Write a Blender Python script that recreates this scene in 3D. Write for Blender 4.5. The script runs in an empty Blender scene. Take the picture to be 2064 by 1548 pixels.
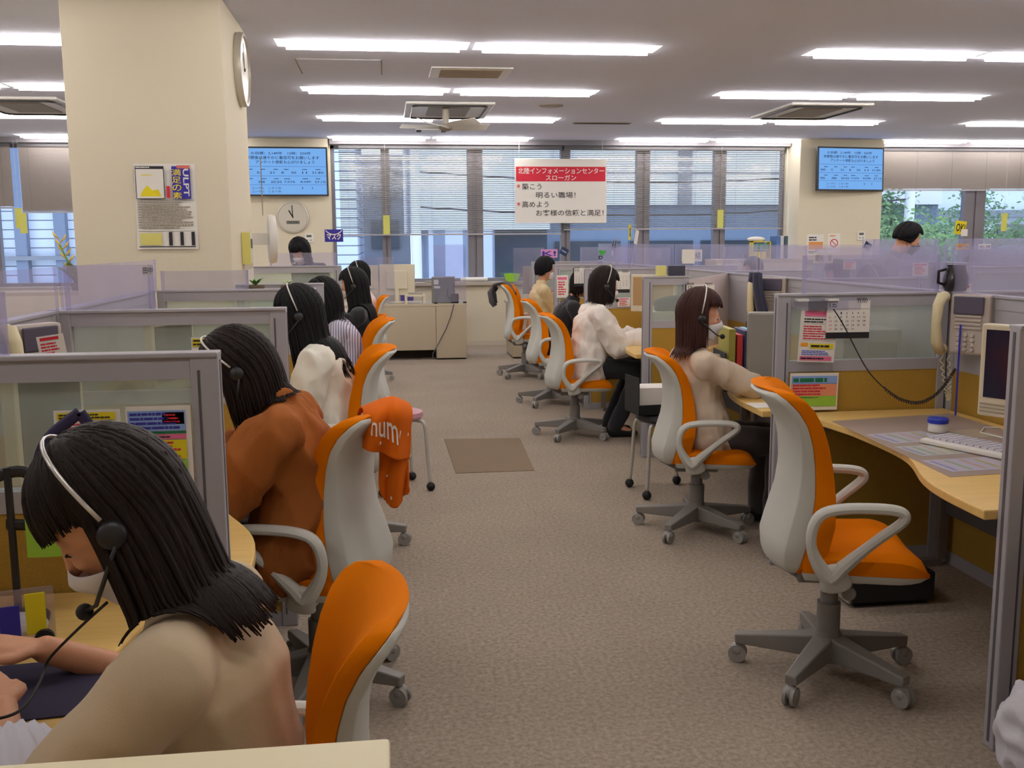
import bpy, bmesh, math, random
from mathutils import Vector as V, Matrix as M, Euler
from mathutils import noise as NZ
random.seed(7)
SC=bpy.context.scene; COL=SC.collection
PI=math.pi; R=math.radians
# ---------------- camera ----------------
FL=1980.0; CH=1.5; PT=R(8.24); YW=R(7.21); RL=R(-0.4)
cf=V((math.sin(YW)*math.cos(PT),math.cos(YW)*math.cos(PT),-math.sin(PT)))
cr=V((math.cos(YW),-math.sin(YW),0)); cu=cr.cross(cf)
cr2=cr*math.cos(RL)+cu*math.sin(RL); cu2=cu*math.cos(RL)-cr*math.sin(RL)
cam=bpy.data.cameras.new('camera'); co=bpy.data.objects.new('camera',cam); COL.objects.link(co)
mm=M.Identity(4)
for i in range(3):
    mm[i][0]=cr2[i]; mm[i][1]=cu2[i]; mm[i][2]=-cf[i]
mm[0][3]=0;mm[1][3]=0;mm[2][3]=CH
co.matrix_world=mm
cam.sensor_width=36; cam.lens=FL/2064*36; cam.clip_start=.05; cam.clip_end=300
SC.camera=co
def ray(x,y): return cf+cr2*((x-1032)/FL)+cu2*((774-y)/FL)
def at(x,y,Y):
    d=ray(x,y); t=Y/d.y; return V((d.x*t,Y,CH+d.z*t))
def atz(x,y,z):
    d=ray(x,y); t=(z-CH)/d.z; return V((d.x*t,d.y*t,z))
def atx(x,y,X):
    d=ray(x,y); t=X/d.x; return V((X,d.y*t,CH+d.z*t))
# ---------------- world, exposure ----------------
SC.view_settings.view_transform='Standard'; SC.view_settings.look='None'
SC.view_settings.gamma=1; SC.view_settings.use_curve_mapping=False
SC.view_settings.exposure=EXPOSURE=0.0
W=bpy.data.worlds.new('sky'); SC.world=W; W.use_nodes=True
W.node_tree.nodes['Background'].inputs[0].default_value=(.80,.87,1,1)
W.node_tree.nodes['Background'].inputs[1].default_value=3.3
SC.cycles.use_denoising=True
SC.cycles.max_bounces=7; SC.cycles.diffuse_bounces=4; SC.cycles.transparent_max_bounces=24
SC.cycles.sample_clamp_indirect=4
LAMP=31.0            # radiance of the ceiling tubes
ROOM_L,ROOM_R,ROOM_F,ROOM_B,CEIL=-8.0,11.5,-3.0,14.3,2.93
# ---------------- materials ----------------
MATS={}
def mat(name,rgb,rough=.6,metal=0,bump=0,bscale=200,var=0,vscale=8,emit=0,alpha=1,spec=.5,coat=0,sss=0,stretch=None,sheen=0):
    if name in MATS: return MATS[name]
    m=bpy.data.materials.new(name); m.use_nodes=True; nt=m.node_tree; b=nt.nodes['Principled BSDF']
    def s(c): return tuple(((x/255)/12.92 if x/255<=.04045 else ((x/255+.055)/1.055)**2.4) for x in c)+(1,)
    c=s(rgb)
    b.inputs['Base Color'].default_value=c; b.inputs['Roughness'].default_value=rough; b.inputs['Metallic'].default_value=metal
    b.inputs['Specular IOR Level'].default_value=spec
    if coat: b.inputs['Coat Weight'].default_value=coat
    if sheen: b.inputs['Sheen Weight'].default_value=sheen
    if sss:
        b.inputs['Subsurface Weight'].default_value=sss; b.inputs['Subsurface Radius'].default_value=(.02,.008,.004); b.inputs['Subsurface Scale'].default_value=.4
    if alpha<1: b.inputs['Alpha'].default_value=alpha
    if emit:
        b.inputs['Emission Color'].default_value=c; b.inputs['Emission Strength'].default_value=emit
    tc=None
    def coord(sc):
        nonlocal tc
        if not tc: tc=nt.nodes.new('ShaderNodeTexCoord')
        mp=nt.nodes.new('ShaderNodeMapping'); nt.links.new(tc.outputs['Object'],mp.inputs[0])
        if stretch: mp.inputs['Scale'].default_value=stretch
        n=nt.nodes.new('ShaderNodeTexNoise'); n.inputs['Scale'].default_value=sc; n.inputs['Detail'].default_value=3
        nt.links.new(mp.outputs[0],n.inputs[0]); return n
    if var:
        n=coord(vscale); mx=nt.nodes.new('ShaderNodeMix'); mx.data_type='RGBA'
        mr=nt.nodes.new('ShaderNodeMapRange'); mr.inputs[1].default_value=.3; mr.inputs[2].default_value=.7
        nt.links.new(n.outputs[0],mr.inputs[0]); nt.links.new(mr.outputs[0],mx.inputs[0])
        mx.inputs[6].default_value=tuple(x*(1-var) for x in c[:3])+(1,); mx.inputs[7].default_value=tuple(min(1,x*(1+var)) for x in c[:3])+(1,)
        nt.links.new(mx.outputs[2],b.inputs['Base Color'])
    if bump:
        n=coord(bscale); bp=nt.nodes.new('ShaderNodeBump'); bp.inputs['Strength'].default_value=bump; bp.inputs['Distance'].default_value=.01
        nt.links.new(n.outputs[0],bp.inputs['Height']); nt.links.new(bp.outputs[0],b.inputs['Normal'])
    MATS[name]=m; return m
def lampmat(name,rgb,strength):
    m=bpy.data.materials.new(name); m.use_nodes=True; nt=m.node_tree; nt.nodes.clear()
    e=nt.nodes.new('ShaderNodeEmission'); e.inputs[0].default_value=rgb+(1,); e.inputs[1].default_value=strength
    o=nt.nodes.new('ShaderNodeOutputMaterial'); nt.links.new(e.outputs[0],o.inputs[0]); return m
def clearmat(name,tint,diff,haze,gloss=.06,noise=0):
    # clear sheet: transparent, a share of diffuse haze, a little reflection
    m=bpy.data.materials.new(name); m.use_nodes=True; nt=m.node_tree; nt.nodes.clear(); N=nt.nodes.new; L=nt.links.new
    t=N('ShaderNodeBsdfTransparent'); t.inputs[0].default_value=tint+(1,)
    d=N('ShaderNodeBsdfDiffuse'); d.inputs[0].default_value=diff+(1,)
    g=N('ShaderNodeBsdfGlossy'); g.inputs['Roughness'].default_value=.08
    a=N('ShaderNodeMixShader'); a.inputs[0].default_value=haze; L(t.outputs[0],a.inputs[1]); L(d.outputs[0],a.inputs[2])
    if noise:
        tc=N('ShaderNodeTexCoord'); n=N('ShaderNodeTexNoise'); n.inputs['Scale'].default_value=2.2; L(tc.outputs['Object'],n.inputs[0])
        mr=N('ShaderNodeMapRange'); mr.inputs[1].default_value=.3; mr.inputs[2].default_value=.7; mr.inputs[3].default_value=haze*(1-noise); mr.inputs[4].default_value=haze*(1+noise)
        L(n.outputs[0],mr.inputs[0]); L(mr.outputs[0],a.inputs[0])
    f=N('ShaderNodeMixShader'); f.inputs[0].default_value=gloss; L(a.outputs[0],f.inputs[1]); L(g.outputs[0],f.inputs[2])
    o=N('ShaderNodeOutputMaterial'); L(f.outputs[0],o.inputs[0]); return m
m_ceil=mat('ceiling_paint',(232,236,255),.9,bump=.15,bscale=60)
m_wall=mat('wall_paint',(224,214,190),.85,bump=.1,bscale=90)
m_wallw=mat('wall_low_paint',(232,224,206),.8)
m_white=mat('white_enamel',(232,230,224),.45)
m_grille=mat('grille_grey',(150,142,128),.6)
m_dark=mat('dark_plastic',(26,26,30),.45)
m_black=mat('black_matte',(14,14,16),.7)
m_alu=mat('window_aluminium',(122,118,126),.45,metal=.2)
m_blind=mat('blind_slat',(196,190,182),.5)
m_blindc=mat('blind_slat_taupe',(150,142,138),.6)
m_grey=mat('partition_grey',(168,166,172),.55,bump=.05,bscale=400)
m_greyd=mat('partition_groove',(84,82,86),.5)
m_ochre=mat('ochre_fabric',(184,146,58),.95,bump=.5,bscale=900,var=.12,vscale=300)
m_wood=mat('maple_laminate',(232,194,118),.42,var=.06,vscale=6,stretch=(1,12,1))
m_shell=mat('chair_white_shell',(206,206,198),.5)
m_orange=mat('orange_upholstery',(236,128,0),.85,bump=.4,bscale=1400,var=.05,vscale=500,spec=.08)
m_base=mat('chair_grey_base',(128,124,120),.5)
m_caster=mat('caster_grey',(150,148,144),.45)
m_beige=mat('computer_beige',(214,204,178),.55)
m_paper=mat('white_paper',(236,232,224),.85)
m_ink=mat('black_ink',(40,38,44),.8)
m_red=mat('red_ink',(206,40,62),.8)
m_pink=mat('pink_ink',(226,110,150),.8)
m_yellow=mat('yellow_ink',(232,214,30),.8)
m_navyink=mat('navy_ink',(52,46,150),.8)
m_greenink=mat('green_ink',(120,170,40),.8)
m_steel=mat('steel',(190,188,184),.3,metal=.9)
m_tan=mat('steel_desk_beige',(188,174,150),.6)
m_gap=mat('deep_gap',(60,52,44),.8)
m_glass=clearmat('window_glass',(.86,.92,.98),(.3,.4,.6),.05,.05)
m_pglass=clearmat('partition_glass',(.86,.91,.88),(.72,.78,.74),.27,.05)
m_vinyl=clearmat('acrylic_sheet',(.94,.93,.99),(.66,.65,.82),.16,.04,.25)
m_acry=clearmat('clear_acrylic',(.92,.92,.98),(.6,.6,.75),.10,.08)
m_clear=clearmat('clear_film',(.97,.97,.97),(.8,.8,.8),.03,.04)
m_skin=mat('skin',(214,158,124),.5,sss=.25,bump=.05,bscale=300)
# ---------------- mesh kit ----------------
class MB:
    def __init__(s): s.v=[]; s.f=[]
    def add(s,vs,fs):
        o=len(s.v); s.v+= [V(x) for x in vs]; s.f+=[tuple(i+o for i in f) for f in fs]; return s
    def box(s,x0,x1,y0,y1,z0,z1):
        return s.add([(x0,y0,z0),(x1,y0,z0),(x1,y1,z0),(x0,y1,z0),(x0,y0,z1),(x1,y0,z1),(x1,y1,z1),(x0,y1,z1)],
          [(0,3,2,1),(4,5,6,7),(0,1,5,4),(1,2,6,5),(2,3,7,6),(3,0,4,7)])
    def obox(s,p,q,w,h,up=(0,0,1),w2=None,h2=None):
        # beam from p to q, width w, height h, optionally tapering
        p=V(p);q=V(q);d=(q-p).normalized(); up=V(up); a=d.cross(up)
        if a.length<1e-4: a=d.cross(V((1,0,0)))
        a.normalize(); b=a.cross(d).normalized(); w2=w if w2 is None else w2; h2=h if h2 is None else h2
        vs=[]
        for c,ww,hh in((p,w,h),(q,w2,h2)):
            for i,j in((-1,-1),(1,-1),(1,1),(-1,1)): vs.append(c+a*i*ww/2+b*j*hh/2)
        return s.add(vs,[(0,3,2,1),(4,5,6,7),(0,1,5,4),(1,2,6,5),(2,3,7,6),(3,0,4,7)])
    def tube(s,pts,r,n=8,closed=False,flat=1,up=None):
        pts=[V(p) for p in pts]; N=len(pts); rs=r if isinstance(r,(list,tuple)) else [r]*N
        fr=None; vs=[]
        for i,p in enumerate(pts):
            if closed: d=pts[(i+1)%N]-pts[i-1]
            else: d=pts[min(i+1,N-1)]-pts[max(i-1,0)]
            if d.length<1e-9: d=V((0,0,1))
            d.normalize()
            if up is not None: a=V(up)-d*V(up).dot(d)
            elif fr is None:
                a=V((0,0,1)) if abs(d.z)<.9 else V((1,0,0)); a=a-d*a.dot(d)
            else: a=fr-d*fr.dot(d)
            if a.length<1e-6: a=d.orthogonal()
            a.normalize(); fr=a; b=d.cross(a)
            for k in range(n):
                t=2*PI*k/n; vs.append(p+a*math.cos(t)*rs[i]+b*math.sin(t)*rs[i]*flat)
        fs=[]
        for i in range(N if closed else N-1):
            for k in range(n):
                j=(i+1)%N; fs.append((i*n+k,i*n+(k+1)%n,j*n+(k+1)%n,j*n+k))
        if not closed: fs+= [tuple(reversed(range(n))),tuple((N-1)*n+k for k in range(n))]
        return s.add(vs,fs)
    def cyl(s,p,q,r,n=16,r2=None): return s.tube([p,q],[r,r if r2 is None else r2],n)
    def lathe(s,prof,n=24,c=(0,0,0),ax='z'):
        vs=[];c=V(c)
        for r,h in prof:
            for k in range(n):
                t=2*PI*k/n; x,y=r*math.cos(t),r*math.sin(t)
                vs.append(c+(V((x,y,h)) if ax=='z' else V((x,-h,y)) if ax=='y' else V((h,x,y))))
        fs=[(i*n+k,i*n+(k+1)%n,(i+1)*n+(k+1)%n,(i+1)*n+k) for i in range(len(prof)-1) for k in range(n)]
        fs+=[tuple(reversed(range(n))),tuple((len(prof)-1)*n+k for k in range(n))]
        return s.add(vs,fs)
    def ell(s,c,r,ax=None,n=16,m=10):
        c=V(c); ax=ax or (V((1,0,0)),V((0,1,0)),V((0,0,1))); vs=[c+ax[2]*r[2]]
        for i in range(1,m):
            t=PI*i/m
            for k in range(n):
                u=2*PI*k/n; vs.append(c+ax[0]*(r[0]*math.sin(t)*math.cos(u))+ax[1]*(r[1]*math.sin(t)*math.sin(u))+ax[2]*(r[2]*math.cos(t)))
        vs.append(c-ax[2]*r[2]); fs=[(0,1+k,1+(k+1)%n) for k in range(n)]
        for i in range(m-2):
            for k in range(n): a=1+i*n; fs.append((a+k,a+n+k,a+n+(k+1)%n,a+(k+1)%n))
        L=len(vs)-1; a=1+(m-2)*n; fs+=[(a+k,L,a+(k+1)%n) for k in range(n)]
        return s.add(vs,fs)
    def ecap(s,p,q,a1,b1,a2,b2,side=(0,1,0),n=16):
        p=V(p);q=V(q);w=(q-p).normalized(); sd=V(side); sd=sd-w*sd.dot(w)
        if sd.length<1e-4: sd=w.orthogonal()
        sd.normalize(); nn=w.cross(sd); vs=[];rings=[]
        for ph in(-75,-45,-20,0): rings.append((p+w*math.sin(R(ph))*min(a1,b1),a1*math.cos(R(ph)),b1*math.cos(R(ph))))
        for t in(.25,.5,.75): rings.append((p.lerp(q,t),a1+(a2-a1)*t,b1+(b2-b1)*t))
        for ph in(0,20,45,75): rings.append((q+w*math.sin(R(ph))*min(a2,b2),a2*math.cos(R(ph)),b2*math.cos(R(ph))))
        for c,a,b in rings:
            for k in range(n): t=2*PI*k/n; vs.append(c+sd*a*math.cos(t)+nn*b*math.sin(t))
        m=len(rings); fs=[(i*n+k,i*n+(k+1)%n,(i+1)*n+(k+1)%n,(i+1)*n+k) for i in range(m-1) for k in range(n)]
        fs+=[tuple(reversed(range(n))),tuple((m-1)*n+k for k in range(n))]
        return s.add(vs,fs)
    def prism(s,poly,lo,hi,plane='xy'):
        def mk(u,v,w): return (u,v,w) if plane=='xy' else (u,w,v) if plane=='xz' else (w,u,v)
        n=len(poly); vs=[mk(u,v,lo) for u,v in poly]+[mk(u,v,hi) for u,v in poly]
        fs=[tuple(reversed(range(n))),tuple(range(n,2*n))]+[(i,(i+1)%n,n+(i+1)%n,n+i) for i in range(n)]
        return s.add(vs,fs)
    def grid(s,fn,nu,nv,thick=0,closeu=False):
        # surface fn(u,v) in [0,1]^2, given a thickness along its normals
        P=[[V(fn(i/nu,j/nv)) for j in range(nv+1)] for i in range(nu+1)]
        def nrm(i,j):
            a=P[min(i+1,nu)][j]-P[max(i-1,0)][j]; b=P[i][min(j+1,nv)]-P[i][max(j-1,0)]; c=a.cross(b)
            return c.normalized() if c.length>1e-9 else V((0,0,0))
        top=[P[i][j] for i in range(nu+1) for j in range(nv+1)]; w=nv+1
        F=[(i*w+j,(i+1)*w+j,(i+1)*w+j+1,i*w+j+1) for i in range(nu) for j in range(nv)]
        if not thick: return s.add(top,F)
        bot=[P[i][j]-nrm(i,j)*thick for i in range(nu+1) for j in range(nv+1)]; o=len(top)
        F+=[tuple(reversed([x+o for x in f])) for f in F[:]]
        bd=[(i,0) for i in range(nu+1)]+[(nu,j) for j in range(1,nv+1)]+[(i,nv) for i in range(nu-1,-1,-1)]+[(0,j) for j in range(nv-1,0,-1)]
        for k in range(len(bd)):
            a=bd[k];b=bd[(k+1)%len(bd)]; ia=a[0]*w+a[1]; ib=b[0]*w+b[1]; F.append((ib,ia,ia+o,ib+o))
        return s.add(top+bot,F)
    def move(s,mx,start=0):
        for i in range(start,len(s.v)): s.v[i]=mx@s.v[i]
        return s
    def mesh(s,name='m'):
        me=bpy.data.meshes.new(name); me.from_pydata([tuple(x) for x in s.v],[],s.f); me.update()
        bm=bmesh.new(); bm.from_mesh(me); bmesh.ops.recalc_face_normals(bm,faces=bm.faces); bm.to_mesh(me); bm.free()
        return me
    def build(s,name,m,parent=None,smooth=False,bevel=0,loc=None,subs=0):
        return obj(name,s.mesh(name),m,parent,smooth,bevel,loc,subs)
def obj(name,me,m,parent=None,smooth=False,bevel=0,loc=None,subs=0):
    if m and not me.materials: me.materials.append(m)
    if smooth:
        for p in me.polygons: p.use_smooth=True
        if smooth!='all':
            try: me.set_sharp_from_angle(angle=R(40))
            except Exception: pass
    o=bpy.data.objects.new(name,me); COL.objects.link(o)
    if parent: o.parent=parent
    if loc: o.location=loc
    if bevel:
        b=o.modifiers.new('bevel','BEVEL'); b.width=bevel; b.segments=2; b.limit_method='ANGLE'; b.angle_limit=R(40)
    if subs:
        b=o.modifiers.new('sub','SUBSURF'); b.levels=subs; b.render_levels=subs
    return o
def tag(o,label=None,cat=None,group=None,kind=None):
    if label: o['label']=label
    if cat: o['category']=cat
    if group: o['group']=group
    if kind: o['kind']=kind
    return o
def thing(name,label,cat,loc=(0,0,0),rz=0,group=None,rot=None):
    o=bpy.data.objects.new(name,None); COL.objects.link(o); o.empty_display_size=.05
    o.location=loc; o.rotation_euler=rot if rot else (0,0,rz); return tag(o,label,cat,group)
def struct(name,mb,m,parent=None,**k):
    o=mb.build(name,m,parent,**k)
    if not parent: o['kind']='structure'
    return o
def kids(o): return [c for c in bpy.data.objects if c.parent==o]
def copy_tree(o,parent=None,skip=()):
    c=o.copy(); COL.objects.link(c); c.parent=parent
    for ch in kids(o):
        if ch.name.split('.')[0] not in skip: copy_tree(ch,c,skip)
    return c
def dup(o,loc,rz,label,group=None,cat=None):
    c=copy_tree(o); c.location=loc; c.rotation_euler=(0,0,rz); c['label']=label
    if group: c['group']=group
    if cat: c['category']=cat
    return c
def evalmesh(o):
    dg=bpy.context.evaluated_depsgraph_get(); me=bpy.data.meshes.new_from_object(o.evaluated_get(dg)); return me
def text_mesh(s,x0,x1,z0,z1,y=-.002,bold=0,align='fit'):
    """lettering filling the box x0..x1, z0..z1 in the XZ plane, facing -Y"""
    cu=bpy.data.curves.new('t','FONT'); cu.body=s; cu.size=1; cu.offset=bold; cu.resolution_u=2
    o=bpy.data.objects.new('t',cu); COL.objects.link(o); bpy.context.view_layer.update(); me=evalmesh(o)
    bpy.data.objects.remove(o); bpy.data.curves.remove(cu)
    if not me.vertices: return me
    xs=[v.co.x for v in me.vertices]; ys=[v.co.y for v in me.vertices]
    ax,bx,ay,by=min(xs),max(xs),min(ys),max(ys); sx=(x1-x0)/max(bx-ax,1e-6); sz=(z1-z0)/max(by-ay,1e-6)
    for v in me.vertices:
        v.co=V((x0+(v.co.x-ax)*sx,y,z0+(v.co.y-ay)*sz))
    me.materials.clear(); return me
def text(s,x0,x1,z0,z1,m,parent,y=-.002,bold=0,name='lettering'):
    return obj(name,text_mesh(s,x0,x1,z0,z1,y,bold),m,parent)
def lines(x0,x1,z0,z1,n,m,parent,y=-.002,fill=.85,seed=1,name='printed_lines'):
    """rows of print too small to read"""
    rr=random.Random(seed); mb=MB(); h=(z1-z0)/n
    for i in range(n):
        z=z1-h*(i+.5); x=x0; end=x0+(x1-x0)*rr.uniform(fill-.25,fill+.1)
        end=min(end,x1)
        while x<end-h*.2:
            w=min(h*rr.uniform(.5,2.6),end-x); mb.add([(x,y,z-h*.27),(x+w,y,z-h*.27),(x+w,y,z+h*.27),(x,y,z+h*.27)],[(0,1,2,3)]); x+=w+h*.16
    return mb.build(name,m,parent)
def rect(x0,x1,z0,z1,m,parent,y=-.001,name='printed_block'):
    return MB().add([(x0,y,z0),(x1,y,z0),(x1,y,z1),(x0,y,z1)],[(0,1,2,3)]).build(name,m,parent)
def sheet(w,h,m,parent,name='paper',curl=0):
    return MB().grid(lambda u,v:((u-.5)*w,-curl*(4*(v-.5)**2)*(1-v),(v-.5)*h),4,8,.0008).build(name,m,parent)
# ---------------- the room ----------------
def carpet():
    m=bpy.data.materials.new('carpet'); m.use_nodes=True; nt=m.node_tree; b=nt.nodes['Principled BSDF']; N=nt.nodes.new; L=nt.links.new
    b.inputs['Roughness'].default_value=1; b.inputs['Specular IOR Level'].default_value=.05
    tc=N('ShaderNodeTexCoord'); n=N('ShaderNodeTexNoise'); n.inputs['Scale'].default_value=260; n.inputs['Detail'].default_value=4; L(tc.outputs['Object'],n.inputs[0])
    n2=N('ShaderNodeTexNoise'); n2.inputs['Scale'].default_value=1.6; n2.inputs['Detail'].default_value=3; L(tc.outputs['Object'],n2.inputs[0])
    n3=N('ShaderNodeTexNoise'); n3.inputs['Scale'].default_value=60; n3.inputs['Detail'].default_value=4; L(tc.outputs['Object'],n3.inputs[0])
    ad=N('ShaderNodeMath'); ad.operation='MULTIPLY_ADD'; ad.inputs[1].default_value=.5; L(n3.outputs[0],ad.inputs[0]); 
    hf=N('ShaderNodeMath'); hf.operation='MULTIPLY'; hf.inputs[1].default_value=.5; L(n.outputs[0],hf.inputs[0]); L(hf.outputs[0],ad.inputs[2])
    r=N('ShaderNodeValToRGB'); r.color_ramp.elements[0].position=.36; r.color_ramp.elements[0].color=CARP0; r.color_ramp.elements[1].position=.64; r.color_ramp.elements[1].color=CARP1
    L(ad.outputs[0],r.inputs[0])
    mx=N('ShaderNodeMix'); mx.data_type='RGBA'; mx.blend_type='MULTIPLY'; mx.inputs[0].default_value=.25; L(r.outputs[0],mx.inputs[6]); L(n2.outputs[0],mx.inputs[7])
    L(mx.outputs[2],b.inputs['Base Color'])
    bp=N('ShaderNodeBump'); bp.inputs['Strength'].default_value=.5; bp.inputs['Distance'].default_value=.004; L(n.outputs[0],bp.inputs['Height']); L(bp.outputs[0],b.inputs['Normal'])
    return m
CARP0=(.27,.22,.175,1); CARP1=(.52,.435,.355,1)
m_carpet=carpet()
struct('floor',MB().box(ROOM_L,ROOM_R,ROOM_F,ROOM_B,-.1,0),m_carpet)
m_patch=mat('worn_carpet_tile',(138,121,102),1,bump=.5,bscale=300,var=.3,vscale=260,spec=.05)
a=.42;b=.97
p=MB().prism([(.42,6.28),(.94,6.28),(.99,7.36),(.41,7.42)],.0,.004).build('carpet_tile',m_patch)
tag(p,'darker square carpet tile let into the aisle floor','carpet tile')
# ceiling with a recess for every light
UW,UD=1.40,.30; rowsY=[1.05,3.2,5.35,7.5,9.66,11.78,13.95]; X0=[-8.8+.03,-4.77,-.75,3.27,7.20]
units=[]
def lit(x,y): return y>2 or x<0 or x>3
for yi,y in enumerate(rowsY):
    for gx in X0:
        for k in(0,1):
            x=gx+k*(UW+.03)
            if x+UW<ROOM_R-.1 and x>ROOM_L+.1 and lit(x,y): units.append((x,y))
xs=sorted({ROOM_L,ROOM_R}|{x for x,_ in units}|{x+UW for x,_ in units})
ys=sorted({ROOM_F,ROOM_B}|{y-UD/2 for y in rowsY}|{y+UD/2 for y in rowsY})
cm=MB()
for i in range(len(xs)-1):
    for j in range(len(ys)-1):
        cx,cy=(xs[i]+xs[i+1])/2,(ys[j]+ys[j+1])/2
        if any(x<cx<x+UW and abs(cy-y)<UD/2 for x,y in units): continue
        cm.add([(xs[i],ys[j],CEIL),(xs[i+1],ys[j],CEIL),(xs[i+1],ys[j+1],CEIL),(xs[i],ys[j+1],CEIL)],[(0,3,2,1)])
cm.box(ROOM_L,ROOM_R,ROOM_F,ROOM_B,CEIL+.16,CEIL+.2)
struct('ceiling',cm,m_ceil)
m_tube=lampmat('fluorescent_tube',(1.0,.945,.915),LAMP); m_refl=mat('lamp_reflector',(235,232,226),.5)
hb=MB(); d=.11; t=.004; x1=UW; h=UD/2
# open tray: four sloping sides and a top
hb.grid(lambda u,v:(.002+.04*v,-h+.002+.03*v+u*(2*h-.004-.06*v),d*v),1,1,t); hb.grid(lambda u,v:(x1-.002-.04*v,-h+.002+.03*v+u*(2*h-.004-.06*v),d*v),1,1,t)
hb.grid(lambda u,v:(.002+.04*v+u*(x1-.004-.08*v),-h+.002+.03*v,d*v),1,1,t); hb.grid(lambda u,v:(.002+.04*v+u*(x1-.004-.08*v),h-.002-.03*v,d*v),1,1,t)
hb.box(.04,x1-.04,-h+.03,h-.03,d,d+t)
lt=thing('ceiling_light','x','ceiling light',(0,0,CEIL))
hb.build('reflector',m_refl,lt)
for s_ in(-.06,.06):
    MB().tube([(.07,s_,-.022),(x1-.07,s_,-.022)],.014,10).build('fluorescent_tube',m_tube,lt,smooth=True)
first=True; rown={-1.1:'behind the camera',1.05:'above the camera',3.2:'third row past the camera',5.35:'just above the frame',7.5:'nearest row in view',9.66:'second row in view',11.78:'third row in view',13.95:'row nearest windows'}
coln=['far left pair','pair left of the pillar','pair above the aisle','pair right of the aisle','far right pair']
for gi,gx in enumerate(X0):
    for y in rowsY:
        for k in(0,1):
            x=gx+k*(UW+.03)
            if not(x+UW<ROOM_R-.1 and x>ROOM_L+.1 and lit(x,y)): continue
            lab='%s tube light of the %s, %s'%(('left','right')[k],coln[gi],rown[y])
            if first: o=lt; first=False; o.location=(x,y,CEIL); o['label']=lab; o['group']='recessed ceiling tube lights'
            else: dup(lt,(x,y,CEIL),0,lab,'recessed ceiling tube lights')
# walls
wins=[(-7.2,-2.3),(-.74,5.95),(7.28,11.4)]; SILL,HEAD=.93,2.86
wb=MB(); T=.25; X=[ROOM_L]+[v for w in wins for v in w]+[ROOM_R]
wb.box(ROOM_L,ROOM_R,ROOM_B,ROOM_B+T,-.1,SILL); wb.box(ROOM_L,ROOM_R,ROOM_B,ROOM_B+T,HEAD,CEIL+.2)
for i in range(0,len(X),2): wb.box(X[i],X[i+1],ROOM_B,ROOM_B+T,SILL,HEAD)
struct('wall_back',wb,m_wall)
struct('wall_left',MB().box(ROOM_L-.1,ROOM_L,ROOM_F,ROOM_B,-.1,CEIL+.2),m_wall)
struct('wall_right',MB().box(ROOM_R,ROOM_R+.1,ROOM_F,ROOM_B,-.1,CEIL+.2),m_wall)
struct('wall_front',MB().box(ROOM_L,ROOM_R,ROOM_F-.1,ROOM_F,-.1,CEIL+.2),m_wall)
PX0,PX1,PY0,PY1=-1.82,-.92,6.14,7.1
struct('wall_pillar',MB().box(PX0,PX1,PY0,PY1,0,CEIL),m_wall,bevel=.008)
struct('wall_pier_left',MB().box(-1.95,-.76,ROOM_B-.12,ROOM_B,0,CEIL),m_wall)
struct('wall_pier_right',MB().box(5.97,7.24,ROOM_B-.45,ROOM_B,0,CEIL),m_wall)
bb=MB()
for x0,x1 in((ROOM_L,-1.95),(-.76,5.97),(7.24,ROOM_R)): bb.box(x0,x1,ROOM_B-.012,ROOM_B,0,.07)
struct('baseboard_back',bb,mat('base_skirting',(214,204,184),.6))
sb=MB()
for x0,x1 in wins: sb.box(x0-.02,x1+.02,ROOM_B-.10,ROOM_B,SILL-.05,SILL)
struct('trim_1',sb,mat('sill_grey',(176,166,154),.5),bevel=.004)
tb=MB()
for x0,x1 in wins: tb.box(x0,x1,ROOM_B-.14,ROOM_B,HEAD,CEIL)
struct('trim_2',tb,mat('pelmet_grey',(128,124,130),.6))
# windows
def window(n,x0,x1,mull):
    w=thing('window_%d'%n,'aluminium framed window %d in the far wall'%n,'window',(x0,ROOM_B+.06,SILL)); w['kind']='structure'
    W_=x1-x0; H_=HEAD-SILL; f=MB()
    f.box(0,W_,0,.08,0,.05); f.box(0,W_,0,.08,H_-.05,H_); f.box(0,.05,0,.08,0,H_); f.box(W_-.05,W_,0,.08,0,H_)
    f.build('window_frame',m_alu,w,bevel=.003)
    for c,wd in mull: 
        m_=MB().box(c-x0-wd/2,c-x0-.012,-.02,.09,.05,H_-.05).box(c-x0+.012,c-x0+wd/2,-.02,.09,.05,H_-.05).box(c-x0-.012,c-x0+.012,0,.09,.05,H_-.05)
        m_.build('mullion',m_alu,w,bevel=.003)
    MB().box(.03,W_-.03,.045,.051,.03,H_-.03).build('pane',m_glass,w)
    return w
window(1,*wins[0],[(-3.95,.16),(-5.3,.16),(-2.95,.10)])
window(2,*wins[1],[(.02,.12),(1.30,.22),(2.62,.14),(3.78,.20),(4.95,.18)])
window(3,*wins[2],[(9.02,.34),(10.72,.16),(7.32,.06)])
def blind(x0,x1,zb,closed,label,m,y=ROOM_B-.06):
    b=thing('venetian_blind',label,'blind',(x0,y,HEAD),group='venetian blinds in the far windows'); w=x1-x0; ht=HEAD-zb
    MB().box(0,w,-.025,.025,-.05,0).build('head_rail',m_greyd,b)
    MB().box(0,w,-.014,.014,-ht,-ht+.022).build('bottom_rail',m_grey,b)
    s=MB(); n=int((ht-.08)/.026); tl=R(76 if closed else 26); hw=.0165 if closed else .0125
    for i in range(n):
        z=-.06-i*(ht-.08)/n; dy=hw*math.cos(tl); dz=hw*math.sin(tl)
        s.grid(lambda u,v:(u*w,dy*(2*v-1),z-dz*(2*v-1)+.002*(1-(2*v-1)**2)),1,2)
    s.build('slats',m,b)
    for k in range(max(2,int(w/.6)+1)):
        x=.12+k*(w-.24)/max(1,int(w/.6)); MB().box(x-.001,x+.001,-.014,-.0125,-ht,0).build('ladder_cord',m_greyd,b)
    return b
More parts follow.
